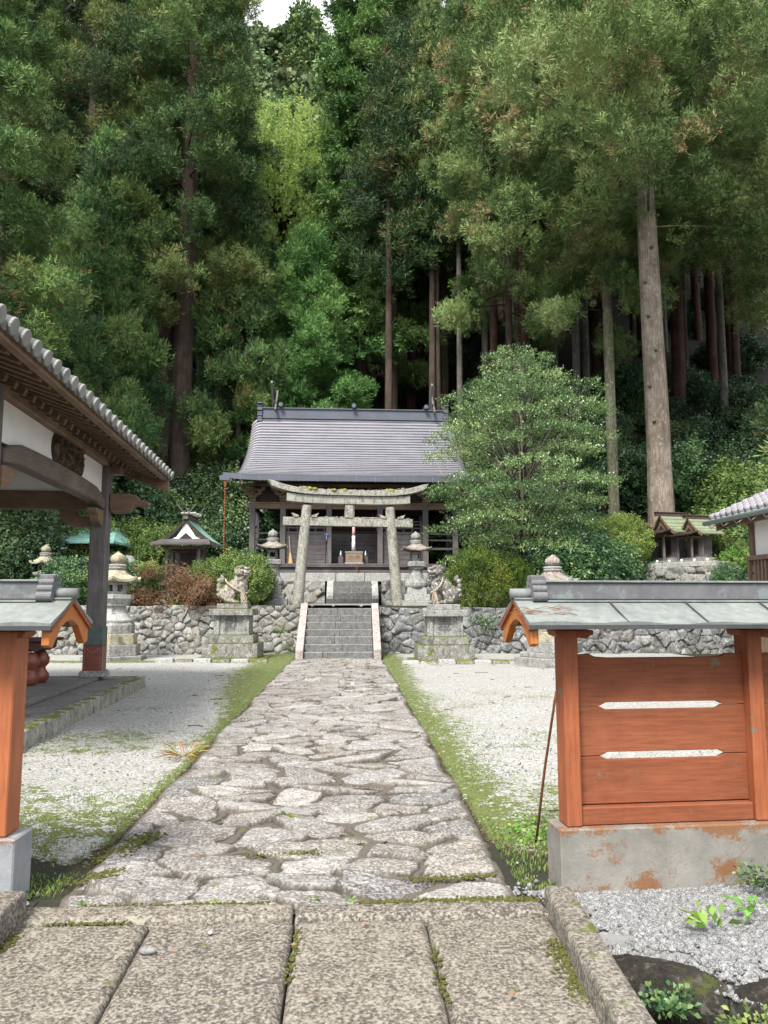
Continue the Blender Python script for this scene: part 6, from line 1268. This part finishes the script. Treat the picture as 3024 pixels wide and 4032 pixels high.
shrub('light', 'light green azalea bush behind the left guardian lion', -3.1, 24.2, 1.3, (1.05, .8, .92), 2, 'azalea_bush', 'bush')
shrub('light', 'taller leafy bush touching the left small lantern', -2.85, 24.4, 1.35, (.6, .6, .9), 3, 'azalea_bush', 'bush', cm=LM['shrub'])
shrub('light', 'green bush between the dead brush and the left lion', -4.0, 24.9, 1.3, (.9, .7, .8), 4, 'azalea_bush', 'bush')
shrub('dead', 'heap of dead brown brush on the terrace left of the left lion', -5.5, 24.1, 1.35, (1.15, .8, .85), 0, 'dead_brush', 'dead brush')
shrub('dead', 'second reddish brown dead brush patch right behind the left lion', -4.2, 23.8, 1.3, (.85, .5, .7), 2, 'dead_brush', 'dead brush')
shrub('dark', 'dark bush rising out of the dead brush', -6.3, 25.0, 1.4, (.7, .7, .65), 2, cm=LM['shrub_light'])
shrub('camel', 'dense dark green rounded bush behind the lantern at the right', 7.7, 24.6, 1.35, (1.45, 1.1, 1.25), 0)
shrub('camel', 'dark bush between the dense rounded bush and the podium', 9.3, 26.2, 1.4, (.8, .8, 1.0), 2)
shrub('light', 'drooping yellow green bush at the foot of the great cedar', 9.7, 26.3, 2.9, (.85, .7, .85), 0, cm=LM['maple'])
shrub('light', 'pale green leafy slope plants right of the three shrines', 13.6, 25.6, 1.9, (1.1, .8, .8), 1, cm=LM['fern'])
shrub('light', 'small shrub at the foot of the podium by the right building', 12.2, 23.7, 1.35, (.6, .5, .7), 1, cm=LM['shrub'])
shrub('dark2', 'broad leaved green bush behind the left orange fence ridge', -8.1, 23.9, 1.4, (.8, .7, .75), 0)
shrub('dark2', 'hanging leafy bush against the left pavilion post', -7.0, 24.1, 1.35, (.75, .6, .8), 2)
shrub('dark', 'dark bush in front of the mint roofed shrine', -8.9, 26.6, 1.5, (.8, .6, .7), 3)
spec = [  # slope shrubs placed where the photo shows their masses: x, y, scale, kind, material
 (-11.4, 27.5, 1.5, 'dark', None), (-12.8, 29, 1.9, 'dark2', None), (-7.5, 30.6, 1.3, 'light', None), (-10.8, 31.8, 1.9, 'dark', None), (-7.9, 33, 1.5, 'dark2', None), (-5.2, 31.4, 1.25, 'dark', None), (-4.6, 33.4, 1.7, 'dark', None), (-9.3, 29.9, 1.3, 'light', None),
 (-13.6, 32.5, 2.3, 'dark', None), (-6.2, 35.0, 1.7, 'dark', None), (-11.2, 35.2, 2.1, 'dark2', None), (-3.2, 36.9, 1.8, 'dark2', None), (-.6, 38.2, 1.9, 'dark', None), (1.8, 37.6, 1.8, 'light', LM['shrub']), (3.6, 37.9, 1.9, 'dark', None), (5.5, 36.6, 2.0, 'dark2', None),
 (6.4, 30.4, 1.6, 'dark', None), (8.0, 30.9, 1.9, 'dark2', None), (9.5, 29.6, 1.1, 'dark', None), (9.3, 33.2, 1.4, 'dark', None), (7.1, 33.6, 1.9, 'light', LM['shrub']), (12.7, 32.6, 1.3, 'dark', None), (10.6, 27.0, 1.0, 'dark', None),
 (14.2, 28.8, 1.9, 'light', None), (16.2, 29.8, 1.9, 'light', None), (14.4, 31.8, 1.6, 'dark', None), (17.6, 31.8, 1.8, 'light', LM['shrub']), (19.4, 33.4, 1.8, 'dark', None), (13.6, 26.2, 1.5, 'light', None), (15.4, 26.8, 1.8, 'dark2', None), (17.8, 28, 2.1, 'dark', None), (16.0, 35, 1.4, 'dark2', None), (12.4, 36.2, 1.2, 'dark', None),
 (19.8, 37.5, 1.5, 'dark', None), (-15.6, 29.4, 2.2, 'dark', None), (-17, 33.5, 2.4, 'dark2', None), (-14.6, 26.2, 1.7, 'dark2', None), (22.6, 35, 1.8, 'dark', None), (4.9, 33.9, 1.5, 'dark', None), (-3.9, 35.2, 1.6, 'light', LM['shrub'])]
for k, (x, y, s, kd, cm_) in enumerate(spec):
    z_ = float(ter(x, y)); side = 'left slope beyond the terrace' if x < -3 else ('slope directly behind the hall' if x < 6 else 'right slope behind the terrace')
    shrub(kd, 'leafy evergreen shrub on the %s' % side, x, y, z_-.3, (s, s, s*1.05), k*1.1, 'evergreen_shrub', 'shrub', 'evergreen shrubs of the %s' % side, cm_)
r = np.random.default_rng(91)
for k in range(70):
    y = r.uniform(34, 56); x = y*r.uniform(-.5, .55)
    if abs(x-.5) < 5.5 and y < 37: continue
    s = r.uniform(.7, 1.5); side = 'left' if x < 0 else 'right'
    shrub(['dark', 'dark2', 'camel'][k % 3], 'shaded undergrowth shrub among the %s trunks of the wood' % side, x, y, float(ter(x, y))-.3, (s, s, s*.9), k, 'undergrowth_shrub', 'shrub', 'undergrowth shrubs of the wood, %s' % side)
# ---- small plants in front
def plant(name, label, loc, n, L, leaf, w_, mat, seed, cat='plant', el=(.2, .9), stem=True):
    r = np.random.default_rng(seed); a = r.uniform(0, 2*PI, n); e = r.uniform(*el, n); d = np.stack([np.cos(a)*np.cos(e), np.sin(a)*np.cos(e), np.sin(e)], 1); b_ = d*(L*r.uniform(.1, 1, n))[:, None]
    V, F_ = kites(b_, d+r.normal(0, .35, (n, 3)), leaf*r.uniform(.7, 1.2, n), w_*r.uniform(.8, 1.2, n), r, .2); o = npobj(name, V, F_, mat, attrs={'tint': np.repeat(r.uniform(0, 1, n), 4)}); o.location = loc; return tag(o, label, cat)
plant('seedling', 'broad leaved green seedling growing in the gravel near the bank rocks', (1.93, 3.60, .04), 20, .09, .075, .035, LM['fern'], 1)
plant('seedling', 'yellowing seedling in the gravel further right', (2.2, 3.76, .04), 20, .09, .07, .03, LM['fern'], 2)
plant('fern_bush', 'dark green fern like clump against the concrete base at the right', (2.42, 4.02, .06), 260, .15, .035, .018, LM['shrub'], 3)
for k, (x, y, z, n, L) in enumerate(((1.56, 3.18, -.1, 260, .11), (1.80, 3.0, -.13, 320, .13), (2.2, 3.02, -.04, 260, .13), (1.62, 3.02, -.32, 120, .1), (2.75, 3.0, -.1, 160, .15), (2.35, 2.75, -.65, 140, .12))):
    plant('ditch_weed', 'small leaved green weed growing from the ditch rocks, %s' % ['nearest the kerb under the flat slab', 'midway along the ditch wall', 'under the right gravel edge', 'low beside the kerb', 'farthest right on the bank', 'lowest in the ditch at the right'][k], (x, y, z), n, L, .03, .022, LM['shrub_light'] if k % 2 else LM['shrub'], 10+k)
plant('dry_grass_clump', 'clump of yellow brown grass blades at the left edge of the path', (-1.3, 7.75, .02), 60, .05, .28, .012, leafmat('dry_grass', [(.25, .15, .04), (.35, .22, .06), (.3, .28, .08), (.4, .35, .1), (.2, .25, .06)]), 20, el=(.1, .7))
for k, (x, y) in enumerate(((-.35, 4.0), (.12, 4.02), (.3, 4.01), (-1.0, 4.02))):
    plant('joint_weed', 'tiny weed in the joint behind the cross slab, %s' % ['left of the middle', 'at the middle', 'right of the middle', 'near the left edge'][k], (x, y, .035), 9, .02, .03, .012, LM['fern'], 30+k)
plant('fern', 'light green fern frond on the terrace in front of the dead brush', (-4.95, 23.55, 1.45), 120, .34, .09, .02, LM['fern'], 44, el=(.1, 1.1))
plant('fern', 'pale weedy plant on the wall top beside the large left lantern', (-6.6, 23.4, 1.45), 160, .25, .06, .03, LM['fern'], 45, el=(.1, 1.3))
plant('clover_patch', 'bright clover patch at the foot of the rusty rod', (1.62, 5.15, .0), 420, .30, .03, .022, LM['fern'], 46, el=(.0, .25))['kind'] = 'stuff'
plant('ivy', 'ivy hanging over the right part of the lower wall', (4.3, 22.95, 1.1), 300, .5, .07, .05, LM['shrub'], 47, el=(-1.4, .2))
plant('ivy', 'small green plant growing in the lower wall left of the steps', (-1.65, 22.95, .75), 110, .3, .06, .03, LM['shrub_light'], 48, el=(-1.2, .8))
plant('ivy', 'small fern in the corner of the lower wall and the steps', (-1.45, 22.9, .15), 90, .22, .06, .03, LM['shrub_light'], 49, el=(-.1, 1.2))
# ---- grass blades along the path and in the gravel
r = np.random.default_rng(99); n = 200000; x = r.uniform(-5, 6, n); y = 4.2+9*r.uniform(size=n)**1.6; g = green_amount(x, y); k = (np.abs(x) > 1.2) & (r.uniform(size=n) < g*sstep(.3, .6, fbm(x*5, y*5, 4, 8))); x, y = x[k], y[k]; n = len(x)
a = r.uniform(0, 2*PI, n); d = np.stack([np.cos(a)*.6, np.sin(a)*.6, np.ones(n)], 1); V, F_ = kites(np.stack([x, y, np.full(n, -.002)], 1), d, r.uniform(.014, .045, n), r.uniform(.004, .009, n), r)
tag(npobj('grass', V, F_, LM['grass'], attrs={'tint': np.repeat(r.uniform(0, 1, n), 4)}), kind='stuff')
r = np.random.default_rng(123); n = 420; x = r.uniform(-4.5, 5.5, n); y = 3.0+16*r.uniform(size=n)**1.5; k = (y > 4.2) | (np.abs(x) < 1.1); x, y = x[k], y[k]; n = len(x); a = r.uniform(0, 2*PI, n)
V, F_ = kites(np.stack([x, y, np.where(np.abs(x) < 1.2, .062, .022)], 1), np.stack([np.cos(a), np.sin(a), r.uniform(-.1, .15, n)], 1), r.uniform(.02, .05, n), r.uniform(.01, .025, n), r)
tag(npobj('fallen_leaves', V, F_, LM['dead'], attrs={'tint': np.repeat(r.uniform(0, 1, n), 4)}), kind='stuff')
# fallen needles and twigs on the courtyard
mb = MB(); rr = random.Random(6)
for k in range(46):
    x = rr.choice([-1, 1])*rr.uniform(1.5, 5); y = rr.uniform(5, 19); a = rr.uniform(0, PI); l = rr.uniform(.04, .14); mb.tube([(x-l*math.cos(a), y-l*math.sin(a), .02), (x+.02, y, .03), (x+l*math.cos(a), y+l*math.sin(a), .02)], .005, 4)
tag(mb.build('fallen_twigs', B['brown']), kind='stuff')
